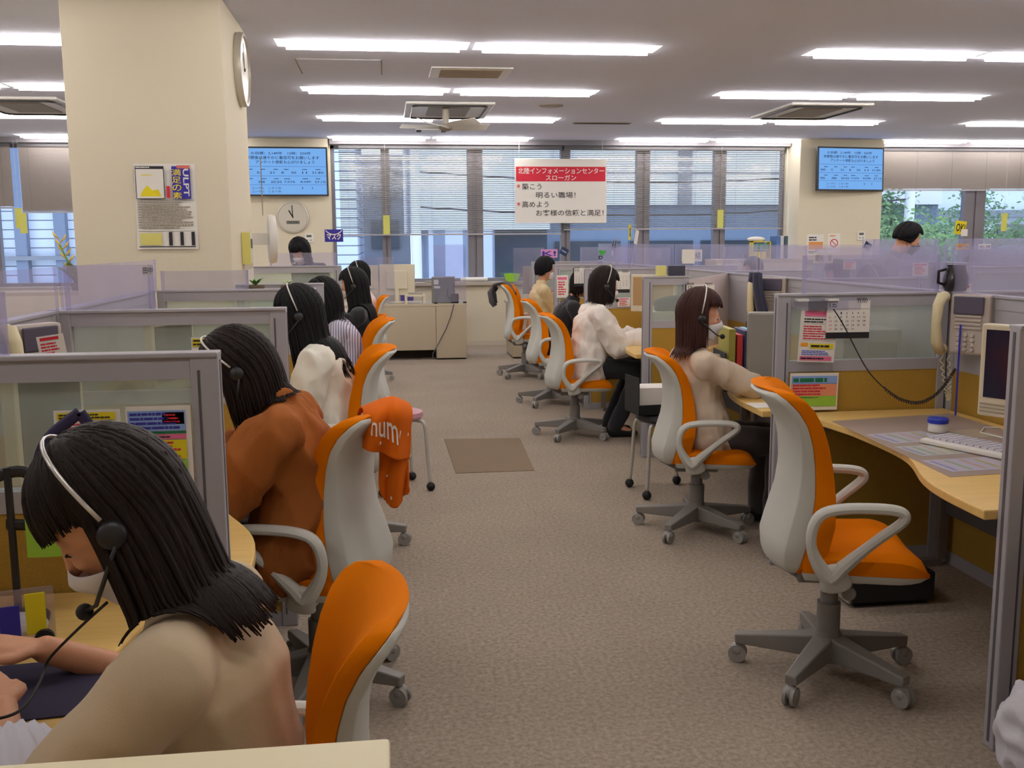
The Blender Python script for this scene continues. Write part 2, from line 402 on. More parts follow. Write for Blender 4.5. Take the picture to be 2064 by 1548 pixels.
blind(-7.1,-4.97,1.99,True,'closed taupe blind at the far left edge, left of the narrow bright gap',m_blindc)
blind(-4.86,-2.4,1.93,True,'closed taupe blind left of the pillar above the glass building view',m_blindc)
blind(-.62,2.54,1.60,False,'half-open grey blind right of the left wall screen, behind the banner left half',m_blind)
blind(2.58,5.88,1.66,False,'half-open grey blind from the banner to the right pier',m_blind)
blind(7.3,10.9,2.22,True,'closed taupe blind above the tree view on the right',m_blindc)
blind(10.95,11.38,2.24,True,'narrow closed taupe blind at the right picture edge',m_blindc)
# ---------------- outside ----------------
def stripes(name,c1,c2,scale,axis=0,thr=.5):
    m=bpy.data.materials.new(name); m.use_nodes=True; nt=m.node_tree; b=nt.nodes['Principled BSDF']; N=nt.nodes.new; L=nt.links.new
    tc=N('ShaderNodeTexCoord'); sp=N('ShaderNodeSeparateXYZ'); L(tc.outputs['Object'],sp.inputs[0])
    mu=N('ShaderNodeMath'); mu.operation='MULTIPLY'; mu.inputs[1].default_value=scale; L(sp.outputs[axis],mu.inputs[0])
    fr=N('ShaderNodeMath'); fr.operation='FRACT'; L(mu.outputs[0],fr.inputs[0])
    gt=N('ShaderNodeMath'); gt.operation='GREATER_THAN'; gt.inputs[1].default_value=thr; L(fr.outputs[0],gt.inputs[0])
    mx=N('ShaderNodeMix'); mx.data_type='RGBA'; mx.inputs[6].default_value=c1+(1,); mx.inputs[7].default_value=c2+(1,); L(gt.outputs[0],mx.inputs[0]); L(mx.outputs[2],b.inputs['Base Color'])
    b.inputs['Roughness'].default_value=.8; return m
m_fac=mat('facade_white',(226,228,234),.8,var=.05,vscale=1); m_fac2=mat('facade_grey',(120,124,134),.8); m_facl=stripes('louvred_facade',(.62,.68,.80),(.12,.14,.2),5.5,2,.88)
m_rib=stripes('ribbed_cladding',(.52,.57,.70),(.2,.24,.34),1.6,0,.6); m_win=mat('dark_glazing',(40,52,66),.15,spec=1); m_cable=mat('cable_black',(30,32,40),.7)
struct_g=MB().box(-60,80,ROOM_B+.3,70,-4.1,-4.0).build('street_ground',mat('street_grey',(110,112,116),.9)); tag(struct_g,kind='structure')
YB=22.0
b=thing('office_building','white office building with grey lower band across the street behind the banner','building',(0,0,0))
MB().box(3.6,13.0,YB,YB+8,2.3,9).build('upper_wall',m_fac,b)
MB().box(3.6,13.0,YB+.15,YB+8,-4,2.3).build('lower_wall',mat('facade_blue_grey',(110,126,150),.8),b)
for x in(3.8,5.5,7.2,8.9): MB().box(x,x+1.5,YB+.05,YB+.16,-.6,1.5).build('window',m_win,b)
MB().box(6.6,6.9,YB-.1,YB,2.3,9).build('downpipe',m_fac2,b)
for z in(3.0,3.6,4.3,4.9): MB().box(3.6,13,YB-.03,YB,z,z+.04).build('wall_joint',m_fac2,b)
b=thing('apartment_building','pale building with ribbed ground floor across the street, left of the banner','building',(0,0,0))
MB().box(.55,3.5,YB-1,YB+7,1.75,9).build('upper_wall',m_fac,b); MB().box(.9,2.3,YB-1.05,YB+6,-4,1.75).build('ribbed_wall',m_rib,b)
MB().box(2.3,3.5,YB-.6,YB+6,-4,1.75).build('shop_window',m_win,b)
for k,(px_,lab_) in enumerate([(.62,'pale utility pole outside, left of centre window'),(11.2,'utility pole outside beyond the right pier')]):
    b=thing('utility_pole',lab_,'pole',(px_,20.2,-4)); MB().cyl((0,0,0),(0,0,11),.12,12,r2=.09).build('mast',m_fac,b,smooth=True); MB().box(-.05,.05,-.6,.6,9.6,9.7).build('cross_arm',m_fac2,b)
b=thing('louvred_building','slatted blue-white building at the left end of the centre window','building',(0,0,0))
MB().box(-3.2,-.55,YB-2,YB+4,-4,9).build('wall',m_facl,b)
b=thing('distant_building','far dark building seen in the narrow street gap left of centre','building',(0,0,0))
MB().box(-.9,.9,YB+14,YB+20,-4,4.6).build('wall',m_fac2,b)
for z in(-.5,1.3,3.1): MB().box(-.5,.5,YB+13.9,YB+14,z,z+1).build('window',m_win,b)
b=thing('glass_building','bright blue glass building beyond the left window','building',(0,0,0))
MB().box(-12,-4.4,YB-1,YB+4,-4,9).build('wall',m_facl,b)
for x in(-7.9,-7.3,-6.55,-5.6,-4.9): MB().box(x,x+.22,YB-1.2,YB-1,-4,9).build('pier',mat('steel_blue',(104,116,140),.6),b)
for z in(.6,1.2): MB().box(-9,-4.4,YB-1.25,YB-1.05,z,z+.08).build('rail',m_fac2,b)
b=thing('terrace_building','pale building with tall windows behind the trees on the right','building',(0,0,0))
MB().box(13.6,24,YB+5,YB+10,-4,9).build('wall',mat('facade_pale',(200,210,216),.8),b)
for k in range(7): MB().box(13.8+k*1.3,14.6+k*1.3,YB+4.9,YB+5,-2,1.9).build('window',m_win,b)
MB().box(13.6,24,YB+4.5,YB+5,2.1,2.3).build('canopy',m_fac2,b)
for i,(z0,z1,z2) in enumerate([(2.9,2.75,3.0),(2.2,2.1,2.35),(4.0,3.6,4.2)]):
    o=MB().tube([(.72+u*.87,20.2,z0+(z2-z0)*u/12-.25*math.sin(PI*u/12)) for u in range(13)],.018,6).build('overhead_cable',m_cable)
    tag(o,['sagging black overhead cable, middle of three across the street','lowest sagging overhead cable across the street','highest sagging overhead cable across the street'][i],'cable','overhead cables outside')
# trees
def leafmat(n,c): return mat(n,c,.7,var=.35,vscale=3)
def tree(x,y,zt,r,seed,label,c):
    rr=random.Random(seed); t=thing('tree',label,'tree',(x,y,-4),group='trees outside the right windows'); k=MB(); tips=[]
    k.tube([(0,0,0),(.05,0,2.2),(-.05,.1,4.2)],[.14,.11,.08],8)
    for i in range(9):
        a=i*2.4; h=3.0+rr.random()*1.6; e=V((math.cos(a)*r*rr.uniform(.6,1),math.sin(a)*r*.6,h+rr.uniform(.3,zt-1.0)))
        k.tube([(0,0,h-.4),V((0,0,h)).lerp(e,.5)+V((0,0,.15)),e],[.05,.035,.012],6); tips+=[e,V((0,0,h)).lerp(e,.6),V((0,0,h)).lerp(e,.35)]
    k.build('trunk',mat('bark',(62,52,46),.9),t,smooth=True)
    f=MB()
    for i in range(15000):
        c0=rr.choice(tips)+V((rr.gauss(0,.30),rr.gauss(0,.26),rr.gauss(0,.26))); d=V((rr.gauss(0,1),rr.gauss(0,1),rr.gauss(0,.6))).normalized(); e=d.orthogonal().normalized(); s=rr.uniform(.035,.075)
        f.add([c0-d*s,c0+e*s*.5,c0+d*s,c0-e*s*.5],[(0,1,2,3)])
    f.build('foliage',leafmat(c[0],c[1]),t); t.scale=(1,1,1.14); return t
tree(9.7,18.2,2.4,1.5,3,'leafy tree with dark branches left of the thick right mullion',('leaf_green',(84,122,66)))
tree(11.6,20.6,2.6,1.6,5,'spreading tree behind the yellow OK sign on the right',('leaf_deep',(64,108,62)))
tree(13.6,19.4,2.2,1.3,8,'tree at the right picture edge outside',('leaf_green',(84,122,66)))
tree(9.1,16.4,1.3,.8,11,'low light-green bushy tree beneath the others outside',('leaf_light',(112,146,84)))
# ---------------- ceiling equipment ----------------
def cassette(x,y,label):
    c=thing('air_conditioner',label,'air conditioner',(x,y,CEIL-.004),group='ceiling cassette air conditioners')
    MB().box(-.46,.46,-.60,.60,-.028,0).build('panel',m_white,c,bevel=.012)
    MB().box(-.22,.22,-.36,.36,-.036,-.028).build('grille',m_grille,c,bevel=.004)
    s=MB(); pts=[]
    for cx,cy,a0 in((.30,.44,0),(-.30,.44,90),(-.30,-.44,180),(.30,-.44,270)):
        for k in range(5): a=R(a0+k*22.5); pts.append((cx+.09*math.cos(a),cy+.09*math.sin(a),-.030))
    s.tube(pts,.016,6,closed=True,flat=.35); s.build('air_slot',m_dark,c); return c
c1=cassette(.70,10.95,'ceiling cassette air conditioner above the white ceiling fan')
for x,y,l in((4.72,10.75,'ceiling cassette air conditioner right of centre, between light rows'),(-3.6,10.95,'ceiling cassette air conditioner left of the pillar'),(8.75,10.9,'ceiling cassette air conditioner at the far right')):
    dup(c1,(x,y,CEIL),0,l,'ceiling cassette air conditioners')
f=thing('ceiling_fan','white five-bladed circulation fan hanging under the middle air conditioner','fan',(.66,10.6,CEIL-.045))
MB().cyl((0,0,0),(0,0,-.16),.035,16).lathe([(.02,-.16),(.07,-.17),(.07,-.21),(.03,-.23)],20).build('motor',m_grille,f,smooth=True)
for k in range(5):
    a=R(20+72*k); u=V((math.cos(a),math.sin(a),0)); w=V((-math.sin(a),math.cos(a),0))
    MB().grid(lambda s,t,u=u,w=w: u*(.07+.42*s)+w*((t-.5)*(.10+.09*math.sin(PI*min(1,s*1.1+.1))))+V((0,0,-.185-.05*(t-.5)+.02*s)),8,4,.004).build('blade',m_white,f,smooth=True)
v=thing('ceiling_vent','beige louvred return-air vent above the aisle, nearest of the ceiling vents','vent',(.75,8.62,CEIL))
MB().box(-.34,.34,-.25,.25,-.012,0).build('frame',m_white,v,bevel=.003); g=MB()
for k in range(9): g.box(-.26,.26,-.2+k*.046,-.17+k*.046,-.018,-.010)
g.build('louvres',mat('vent_tan',(176,160,132),.6),v)
v=thing('slot_vent','long dark slot vent in the ceiling right of the speaker','vent',(2.66,12.1,CEIL))
MB().box(-.36,.36,-.06,.06,-.008,0).build('frame',m_grille,v); MB().box(-.34,.34,-.04,.04,-.012,-.008).build('slot',m_gap,v)
v=thing('smoke_vent','small double-slot ceiling outlet above the far windows','vent',(.62,13.0,CEIL))
MB().box(-.2,.2,-.1,.1,-.012,0).build('frame',m_white,v); MB().box(-.19,-.13,-.09,.09,-.02,-.012).box(.13,.19,-.09,.09,-.02,-.012).build('slot',m_gap,v)
v=thing('ceiling_speaker','round grey ceiling speaker right of the fan','speaker',(1.78,10.6,CEIL))
MB().lathe([(.13,0),(.13,-.008),(.11,-.014),(.02,-.014)],28).build('grille',m_grille,v,smooth=True)
for x,y,w,l_,lab in((-.33,8.45,.34,.36,'square flush access hatch in the ceiling left of the beige vent'),(4.5,12.9,.2,.2,'small flush access hatch in the ceiling near the right pier')):
    v=thing('access_hatch',lab,'hatch',(x,y,CEIL)); MB().box(-w,w,-l_,l_,-.004,0).build('rim',m_grille,v); MB().box(-w+.012,w-.012,-l_+.012,l_-.012,-.007,-.004).build('lid',m_ceil,v)
# ---------------- partitions ----------------
PH=1.26
def partition(loc,L_,rz,label,group=None,h=PH,vinyl=0,glass=True):
    """origin at the free end post's foot, runs along local +x"""
    p=thing('desk_partition',label,'partition',loc,rz,group); T=.05
    MB().box(0,.062,-T/2,T/2,0,h-.006).build('end_post',m_grey,p,bevel=.004)
    MB().box(.040,.046,-T/2-.001,T/2+.001,.05,h-.04).build('groove',m_greyd,p); MB().box(-.001,.001,-.006,.006,.02,h-.02).build('groove',m_greyd,p)
    MB().box(L_-.04,L_,-T/2,T/2,0,h-.006).build('wall_post',m_grey,p,bevel=.004)
    MB().box(0,L_,-T/2-.004,T/2+.004,h-.012,h).build('top_cap',m_grey,p,bevel=.003)
    MB().box(.062,L_-.04,-T/2+.003,T/2-.003,h-.06,h-.012).build('top_rail',m_grey,p)
    zb=.905
    if glass:
        MB().box(.062,L_-.04,-T/2+.003,T/2-.003,zb,zb+.05).build('middle_rail',m_grey,p)
        MB().box(.062,L_-.04,-.004,.004,zb+.05,h-.06).build('pane',m_pglass,p)
    else: MB().box(.062,L_-.04,-T/2+.006,T/2-.006,zb,h-.06).build('upper_panel',m_grey,p)
    MB().box(.062,L_-.04,-T/2+.006,T/2-.006,.06,zb).build('fabric_panel',m_ochre,p)
    MB().box(.062,L_-.04,-T/2+.003,T/2-.003,.0,.06).build('bottom_rail',m_grey,p)
    return p
def vinyl(loc,L_,rz,h,label,group='clear screens on top of the partitions',z=PH,m=None):
    v=thing('clear_screen',label,'screen',(loc[0],loc[1],z),rz,group)
    MB().box(0,L_,-.002,.002,.0,h).build('sheet',m or m_vinyl,v)
    MB().box(0,.018,-.004,.004,0,h).build('edge_strip',m_vinyl,v); MB().box(L_-.018,L_,-.004,.004,0,h).build('edge_strip',m_vinyl,v)
    return v
RX,LX=1.74,-.38; RD,LD=2.56,-1.20
RY=[2.54,4.25,6.58,8.6,10.2]; LY=[2.28,3.82,5.4,6.11,8.6]
rn=['grey partition at the right picture edge, beside the bare desk','grey and ochre glazed partition behind the empty orange chair','grey and ochre partition end behind the woman in the beige top','grey partition end beyond the woman in the white blouse','grey partition end beyond the woman in black']
for i,y in enumerate(RY): partition((RX,y,0),(RD-RX) if i!=2 else .32,0,rn[i])
ln=['nearest grey glazed partition on the left, notices on it','second glazed partition on the left, behind the woman in brown','third partition on the left, beyond the woman in white','fourth partition on the left, right beside the pillar','taller grey partition on the left in front of the dark-haired standing worker']
for i,y in enumerate(LY): partition((LX,y,0),(LX-LD) if i!=3 else .52,PI,ln[i],h=PH if i<4 else 1.31)
partition((RX,.80,0),RD-RX,0,'partition nearest the camera on the right, out of frame edge')
partition((RX,11.8,0),RD-RX,0,'last grey partition of the right desk row, near the windows')
# dividers along the aisle between back-to-back desks
ry=[.8]+RY+[11.8]; nm=['beside the bare right desk corner','behind the wall phone and screen','behind the upright binders','behind the woman in the white blouse','behind the woman in black','behind the woman in cream']
for i in range(6): partition((RD+.03,ry[i]+.03,0),ry[i+1]-ry[i]-.06,PI/2,'lengthwise grey divider '+nm[i],glass=False)
for i,(a,b_) in enumerate([(.7,2.28),(2.28,3.82),(3.82,5.4)]): partition((LD-.03,a+.03,0),b_-a-.06,PI/2,'lengthwise grey divider on the left %s'%['next to the nearest woman','next to the woman in brown','next to the woman in white'][i],glass=False)
partition((LD-.75,7.5,0),4.0,PI/2,'long grey divider left of the far pier, behind the pillar',glass=False)
# second island on the right
R2X=5.0
for i,y in enumerate([4.4,6.2,8.0,9.8,11.6]):
    partition((R2X+.78,y,0),.76,PI,'grey partition of the second right island, row %s from the camera'%['one','two','three','four','five'][i])
    if i<4: partition((R2X+.80,y+.03,0),1.74,PI/2,'lengthwise divider of the second right island, %s section from the camera'%['first','second','third','fourth'][i],glass=False)
for i,y in enumerate([4.25,5.9,7.6,9.3]): partition((RD+.84,y,0),.78,PI,'partition on the far side of the first right row, %s from the camera'%['first','second','third','fourth'][i])
# clear screens
VH=.21
for i in range(1,6): vinyl((RD,ry[i]+.02),ry[i+1]-ry[i]-.04,PI/2,VH,'hazy clear screen along the right divider, '+nm[i])
vinyl((RX+.12,4.25),.66,0,.17,'hazy clear screen above the glazed partition behind the empty chair')
for i,y in enumerate(RY[3:]): vinyl((RX+.28,y),.5,0,.18,'hazy clear screen above the right partition, %s past the white blouse'%['first','second'][i])
for i,y in enumerate([4.25,5.9,7.6]): vinyl((RD+.1,y),.7,0,.19,'hazy clear screen over the far-side right partitions, %s from camera'%['first','second','third'][i])
for i in range(4): vinyl((R2X+.8,4.42+i*1.8),1.7,PI/2,.24,'hazy clear screen on the second right island, %s section'%['first','second','third','fourth'][i])
for i,y in enumerate([4.4,6.2,8.0,9.8]): vinyl((R2X+.05,y),.7,0,.24,'crosswise hazy screen on the second right island, %s from camera'%['first','second','third','fourth'][i])
for i,(a,b_) in enumerate([(.75,2.26),(2.3,3.8),(3.84,5.38)]): vinyl((LD,a),b_-a,PI/2,.16,'hazy clear screen along the left divider, %s section from the camera'%['first','second','third'][i])
vinyl((-1.18,2.28),.35,0,.14,'small hazy clear screen above the nearest left partition')
vinyl((-1.18,3.82),.32,0,.165,'hazy clear screen above the second left partition')
vinyl((-1.18,5.4),.45,0,.10,'hazy clear screen in front of the pillar base',m=m_acry)
vinyl((-.98,8.6),.56,0,.11,'hazy clear screen in front of the standing worker',z=1.31)
# ---------------- desks ----------------
def desk(x0,xd,y0,y1,side,label,group):
    """x0 = aisle end line, xd = divider; side=+1 right row, -1 left row"""
    d=thing('desk',label,'desk',(xd,(y0+y1)/2,0),0,group); w=(y1-y0)/2-.03; D=abs(xd-x0)-.03
    # wavy front edge: deep at the near end, narrower in the middle of the far end
    prof=[]
    n=28
    for k in range(n+1):
        t=k/n; y=-w+2*w*t
        s=1/(1+math.exp(-(t-.33)*14)); e=D+.07-.20*s+.05*max(0,(t-.75)/.25)
        prof.append((e,y))
    poly=[(0,-w)]+prof+[(0,w)]
    poly=[(-side*(u-.0),v) for u,v in poly]
    if side<0: poly=poly[::-1]
    MB().prism(poly,.69,.72).build('worktop',m_wood,d,bevel=.005)
    for yy in(-w+.06,w-.12):
        l=MB(); a=-side*.04;b_=-side*(D-.12)
        l.box(min(a,b_),max(a,b_),yy,yy+.035,.0,.03); l.box(min(a,b_),max(a,b_),yy,yy+.035,.655,.69); l.box(b_-.02,b_+.02,yy,yy+.035,.03,.655); l.box(a-.02,a+.02,yy,yy+.035,.03,.655)
        l.build('leg',mat('desk_leg_grey',(118,108,102),.5),d)
    MB().box(min(-side*.02,-side*.035),max(-side*.02,-side*.035),-w+.1,w-.1,.25,.66).build('modesty_panel',m_greyd,d)
    return d
rd=['light wood wavy desk at the right picture edge','light wood wavy desk with papers under a clear mat behind the empty chair','light wood desk at which the woman in the beige top sits','light wood desk of the woman in the white blouse','light wood desk of the woman in black','light wood desk of the woman in cream']
for i in range(6): desk(RX,RD,ry[i],ry[i+1],1,rd[i],'desks along the right of the aisle')
ly=[.72,2.28,3.82,5.4,6.11,8.6]
ld=['light wood desk of the nearest woman with the dark mouse mat','light wood desk of the woman in brown','light wood desk of the woman in white','narrow light wood desk in front of the pillar','light wood desk of the woman in stripes']
for i in(0,1,2,4): desk(LX,LD if i<3 else -.90,ly[i],ly[i+1],-1,ld[i],'desks along the left of the aisle')
# far-side desks, only glimpsed over the partitions
for i,(a,b_) in enumerate([(2.6,4.25),(4.25,5.9),(5.9,7.6)]): desk(RD+.84,RD+.06,a,b_,-1,'desk on the far side of the right divider, %s from the camera'%['first','second','third'][i],'desks beyond the right divider')
# ---------------- chairs ----------------
def chair_mesh():
    c=thing('office_chair','x','chair')
    # profile of the back: z, front x, rear x, half width
    pf=[(.412,-.165,-.205,.170),(.44,-.125,-.228,.205),(.50,-.092,-.232,.218),(.58,-.072,-.212,.205),(.67,-.070,-.188,.186),(.76,-.080,-.178,.178),(.84,-.098,-.182,.184),(.90,-.120,-.196,.196),(.95,-.148,-.224,.205),(.985,-.180,-.256,.205),(1.006,-.214,-.278,.188),(1.014,-.244,-.288,.150)]
    def P(t):
        f=t*(len(pf)-1); i=min(int(f),len(pf)-2); u=f-i; u=u*u*(3-2*u)*.4+u*.6
        return [pf[i][k]*(1-u)+pf[i+1][k]*u for k in range(4)]
    def wrap(s): return .042*abs(s)**2.4
    def front(u,v):
        z,xf,xr,w=P(v); s=2*u-1; return (xf+wrap(s)-.012*(1-abs(s)**3),s*w,z)
    def midx(u,v,k):
        z,xf,xr,w=P(v); s=2*u-1; return (xr+(xf-xr)*k+wrap(s),s*w,z)
    def shellf(sections,nu,nv,f0,f1):
        mb=MB(); A=[[V(f0(i/nu,j/nv)) for j in range(nv+1)] for i in range(nu+1)]; B=[[V(f1(i/nu,j/nv)) for j in range(nv+1)] for i in range(nu+1)]
        w=nv+1; vs=[p for r_ in A for p in r_]+[p for r_ in B for p in r_]; o=(nu+1)*w
        F=[(i*w+j,(i+1)*w+j,(i+1)*w+j+1,i*w+j+1) for i in range(nu) for j in range(nv)]; F+=[tuple(x+o for x in f[::-1]) for f in F[:]]
        bd=[(i,0) for i in range(nu+1)]+[(nu,j) for j in range(1,nv+1)]+[(i,nv) for i in range(nu-1,-1,-1)]+[(0,j) for j in range(nv-1,0,-1)]
        for k in range(len(bd)):
            a=bd[k];b=bd[(k+1)%len(bd)]; ia=a[0]*w+a[1]; ib=b[0]*w+b[1]; F.append((ib,ia,ia+o,ib+o))
        return mb.add(vs,F)
    shellf(0,12,30,front,lambda u,v:midx(u,v,.48-.40*v**3)).build('back_cushion',m_orange,c,smooth='all',bevel=.012)
    # orange overlaps the crown of the shell
    shellf(0,12,26,lambda u,v:midx(u,v*.93,.47-.40*(v*.93)**3),lambda u,v:(midx(u,v*.93,0)[0]-.004*(1-(2*u-1)**2),midx(u,v*.93,0)[1]*.99,midx(u,v*.93,0)[2]-.012*v)).build('back_shell',m_shell,c,smooth='all',bevel=.010)
    # seat
    def seat(top):
        def f(u,v):
            s=2*u-1; x=-.13+.40*v; w=.235*(1-.10*(1-v)**2-.16*max(0,(v-.75)/.25)**2); 
            z=.492-.018*(1-abs(s)**2)*math.sin(PI*min(1,v*1.2)) -.045*max(0,(v-.7)/.3)**2 + .012*abs(s)
            e=max(abs(s),abs(2*v-1)); 
            if not top: z=.428-.01*max(0,(v-.7)/.3)**2+.0*s
            else: z-=.028*max(0,(e-.82)/.18)**2
            return (x,s*w,z)
        return f
    shellf(0,16,16,seat(True),seat(False)).build('seat',m_orange,c,smooth='all',bevel=.01)
    st=shellf(0,10,10,lambda u,v:V(seat(False)(u,v))+V((0,0,.001)),lambda u,v:(lambda p:(p[0]*.92,p[1]*.9,.395))(seat(False)(u,v))); st.build('seat_pan',m_shell,c,smooth='all',bevel=.006)
    MB().box(-.12,.10,-.07,.07,.345,.398).obox((-.10,0,.36),(-.19,0,.41),.09,.03).build('tilt_mechanism',m_base,c,bevel=.008)
    MB().obox((-.13,0,.37),(-.185,0,.43),.05,.03).obox((-.17,0,.40),(-.18,0,.56),.12,.03).build('back_bracket',m_greyd,c,bevel=.004)
    MB().cyl((.02,-.07,.365),(.02,-.20,.36),.009,8).lathe([(.02,0),(.024,.03),(.02,.035)],14,c=(.02,-.17,.36),ax='y').build('lever',m_base,c,smooth=True)
    # arms: closed loops
    for s in(-1,1):
        base=V((-.02,s*.235,.405)); pts=[(-.055,.43),(-.105,.50),(-.118,.57),(-.095,.635),(-.03,.658),(.08,.662),(.145,.655),(.163,.638),(.15,.615),(.09,.565),(.03,.51),(-.015,.465)]
        L3=[V((x,s*(.255+.02*min(1,(z-.43)/.2)),z)) for x,z in pts]
        sm=[]
        n=len(L3)
        for i in range(n):
            for t in(0,.25,.5,.75):
                p0,p1,p2,p3=L3[i-1],L3[i],L3[(i+1)%n],L3[(i+2)%n]
                sm.append(.5*((2*p1)+(p2-p0)*t+(2*p0-5*p1+4*p2-p3)*t*t+(3*p1-p0-3*p2+p3)*t**3))
        am=MB(); am.tube(sm,[.014+.007*max(0,(.52-p.z)/.1) for p in sm],10,closed=True,flat=1.45,up=(0,1,0)) if False else None
        rs=[.0165+.012*max(0,min(1,(.53-p.z)/.12)) for p in sm]
        am.tube(sm,rs,10,closed=True,flat=1.25)
        am.ecap((-.03,s*.235,.395),(-.045,s*.257,.455),.05,.022,.042,.020,side=(1,0,0)); am.obox((-.03,s*.12,.40),(-.03,s*.24,.40),.07,.03)
        am.build('armrest',m_shell,c,smooth=True)
    MB().cyl((0,0,.09),(0,0,.26),.040,16).cyl((0,0,.26),(0,0,.35),.030,16).lathe([(.05,.055),(.058,.09),(.046,.14),(.041,.16)],20).build('gas_column',m_base,c,smooth=True)
    for k in range(5):
        a=R(72*k+22); u=V((math.cos(a),math.sin(a),0)); w=V((-u.y,u.x,0))
        MB().obox(u*.03+V((0,0,.105)),u*.315+V((0,0,.088)),.070,.082,w2=.040,h2=.034).build('base_arm',m_base,c,bevel=.006)
        cst=MB(); cc=u*.305+V((0,0,.0325))
        for sd in(-.011,.011): cst.cyl(cc+w*(sd-.008 if sd<0 else sd+.008)+V((0,0,0)),cc+w*(sd+.004 if sd<0 else sd-.004),.032,18)
        cst.ell(cc+V((0,0,.012)),(.026,.024,.024)); cst.cyl(cc+V((0,0,.02)),cc+V((0,0,.06)),.009,10)
        cst.build('caster',m_caster,c,smooth=True)
    return c
CH0=chair_mesh()
chairs=[('C1',-.18,1.58,184,-.085,'orange chair of the nearest woman, its back at the bottom of the photo'),
('C2',-.25,3.22,163,-.04,'orange chair with the rust patterned blanket over its back'),
('C3',-.24,4.85,183,-.02,'orange chair behind the woman in the white top'),
('C4',-.23,6.68,184,-.02,'orange chair of the woman in the striped shirt'),
('C5',-.20,7.95,180,0,'orange chair of the woman in black with long hair, left row'),
('C6',-.18,10.85,182,0,'farthest orange chair of the left row, near the beige computer desk'),
('R1',1.49,3.09,-14,.01,'empty orange chair with white shell, nearest on the right'),
('R2',1.58,4.84,-12,-.07,'orange chair of the woman in the beige top and mask'),
('R3',1.43,7.42,-4,-.06,'orange chair of the woman in the white blouse, right row'),
('R4',1.50,8.95,-6,-.04,'orange chair of the woman in black with bobbed hair, right row'),
('R5',1.52,10.85,-14,.03,'orange chair with a grey jacket over its back, far right row'),
('R0',1.70,1.78,-5,-.09,'orange chair tip at the right picture edge')]
CHR={}
for i,(k,x,y,rz,dz,lab) in enumerate(chairs):
    o=CH0 if i==0 else copy_tree(CH0)
    o.location=(x,y,0); o.rotation_euler=(0,0,R(rz)); o['label']=lab; o['group']='orange and white office chairs'; CHR[k]=o
    if dz: o.scale=(1,1,1+dz)
    if k=='C1': o.scale=(.72,.95,.915)
# ---------------- people ----------------
def remesh(mb,vox,it,fold=0,fscale=9,seed=0,fa=(1,1,1)):
    me=mb.mesh(); o=bpy.data.objects.new('tmp',me); COL.objects.link(o)
    r=o.modifiers.new('r','REMESH'); r.mode='VOXEL'; r.voxel_size=vox
    s=o.modifiers.new('s','SMOOTH'); s.factor=.5; s.iterations=it
    m2=evalmesh(o); bpy.data.objects.remove(o); bpy.data.meshes.remove(me)
    if fold:
        m2.update(); nr=[v.normal.copy() for v in m2.vertices]
        for v,n in zip(m2.vertices,nr):
            c=V((v.co.x*fa[0],v.co.y*fa[1],v.co.z*fa[2]))*fscale+V((seed,seed*.7,0))
            a=1-abs(NZ.noise(c))*2.6; b=NZ.noise(c*2.3)
            v.co+=n*fold*(a*1.3+b*.5+.1)
        m2.update()
    return m2
def dirv(a): return V((math.sin(R(a)),0,math.cos(R(a))))
def ik(S,Wt,l1,l2,pole):
    d=Wt-S; L_=d.length
    if L_>l1+l2-.005: Wt=S+d.normalized()*(l1+l2-.005); d=Wt-S; L_=d.length
    a=(l1*l1-l2*l2+L_*L_)/(2*L_); h=math.sqrt(max(0,l1*l1-a*a)); u=d.normalized(); p=V(pole); p=(p-u*p.dot(u)).normalized()
    return S+u*a+p*h,Wt
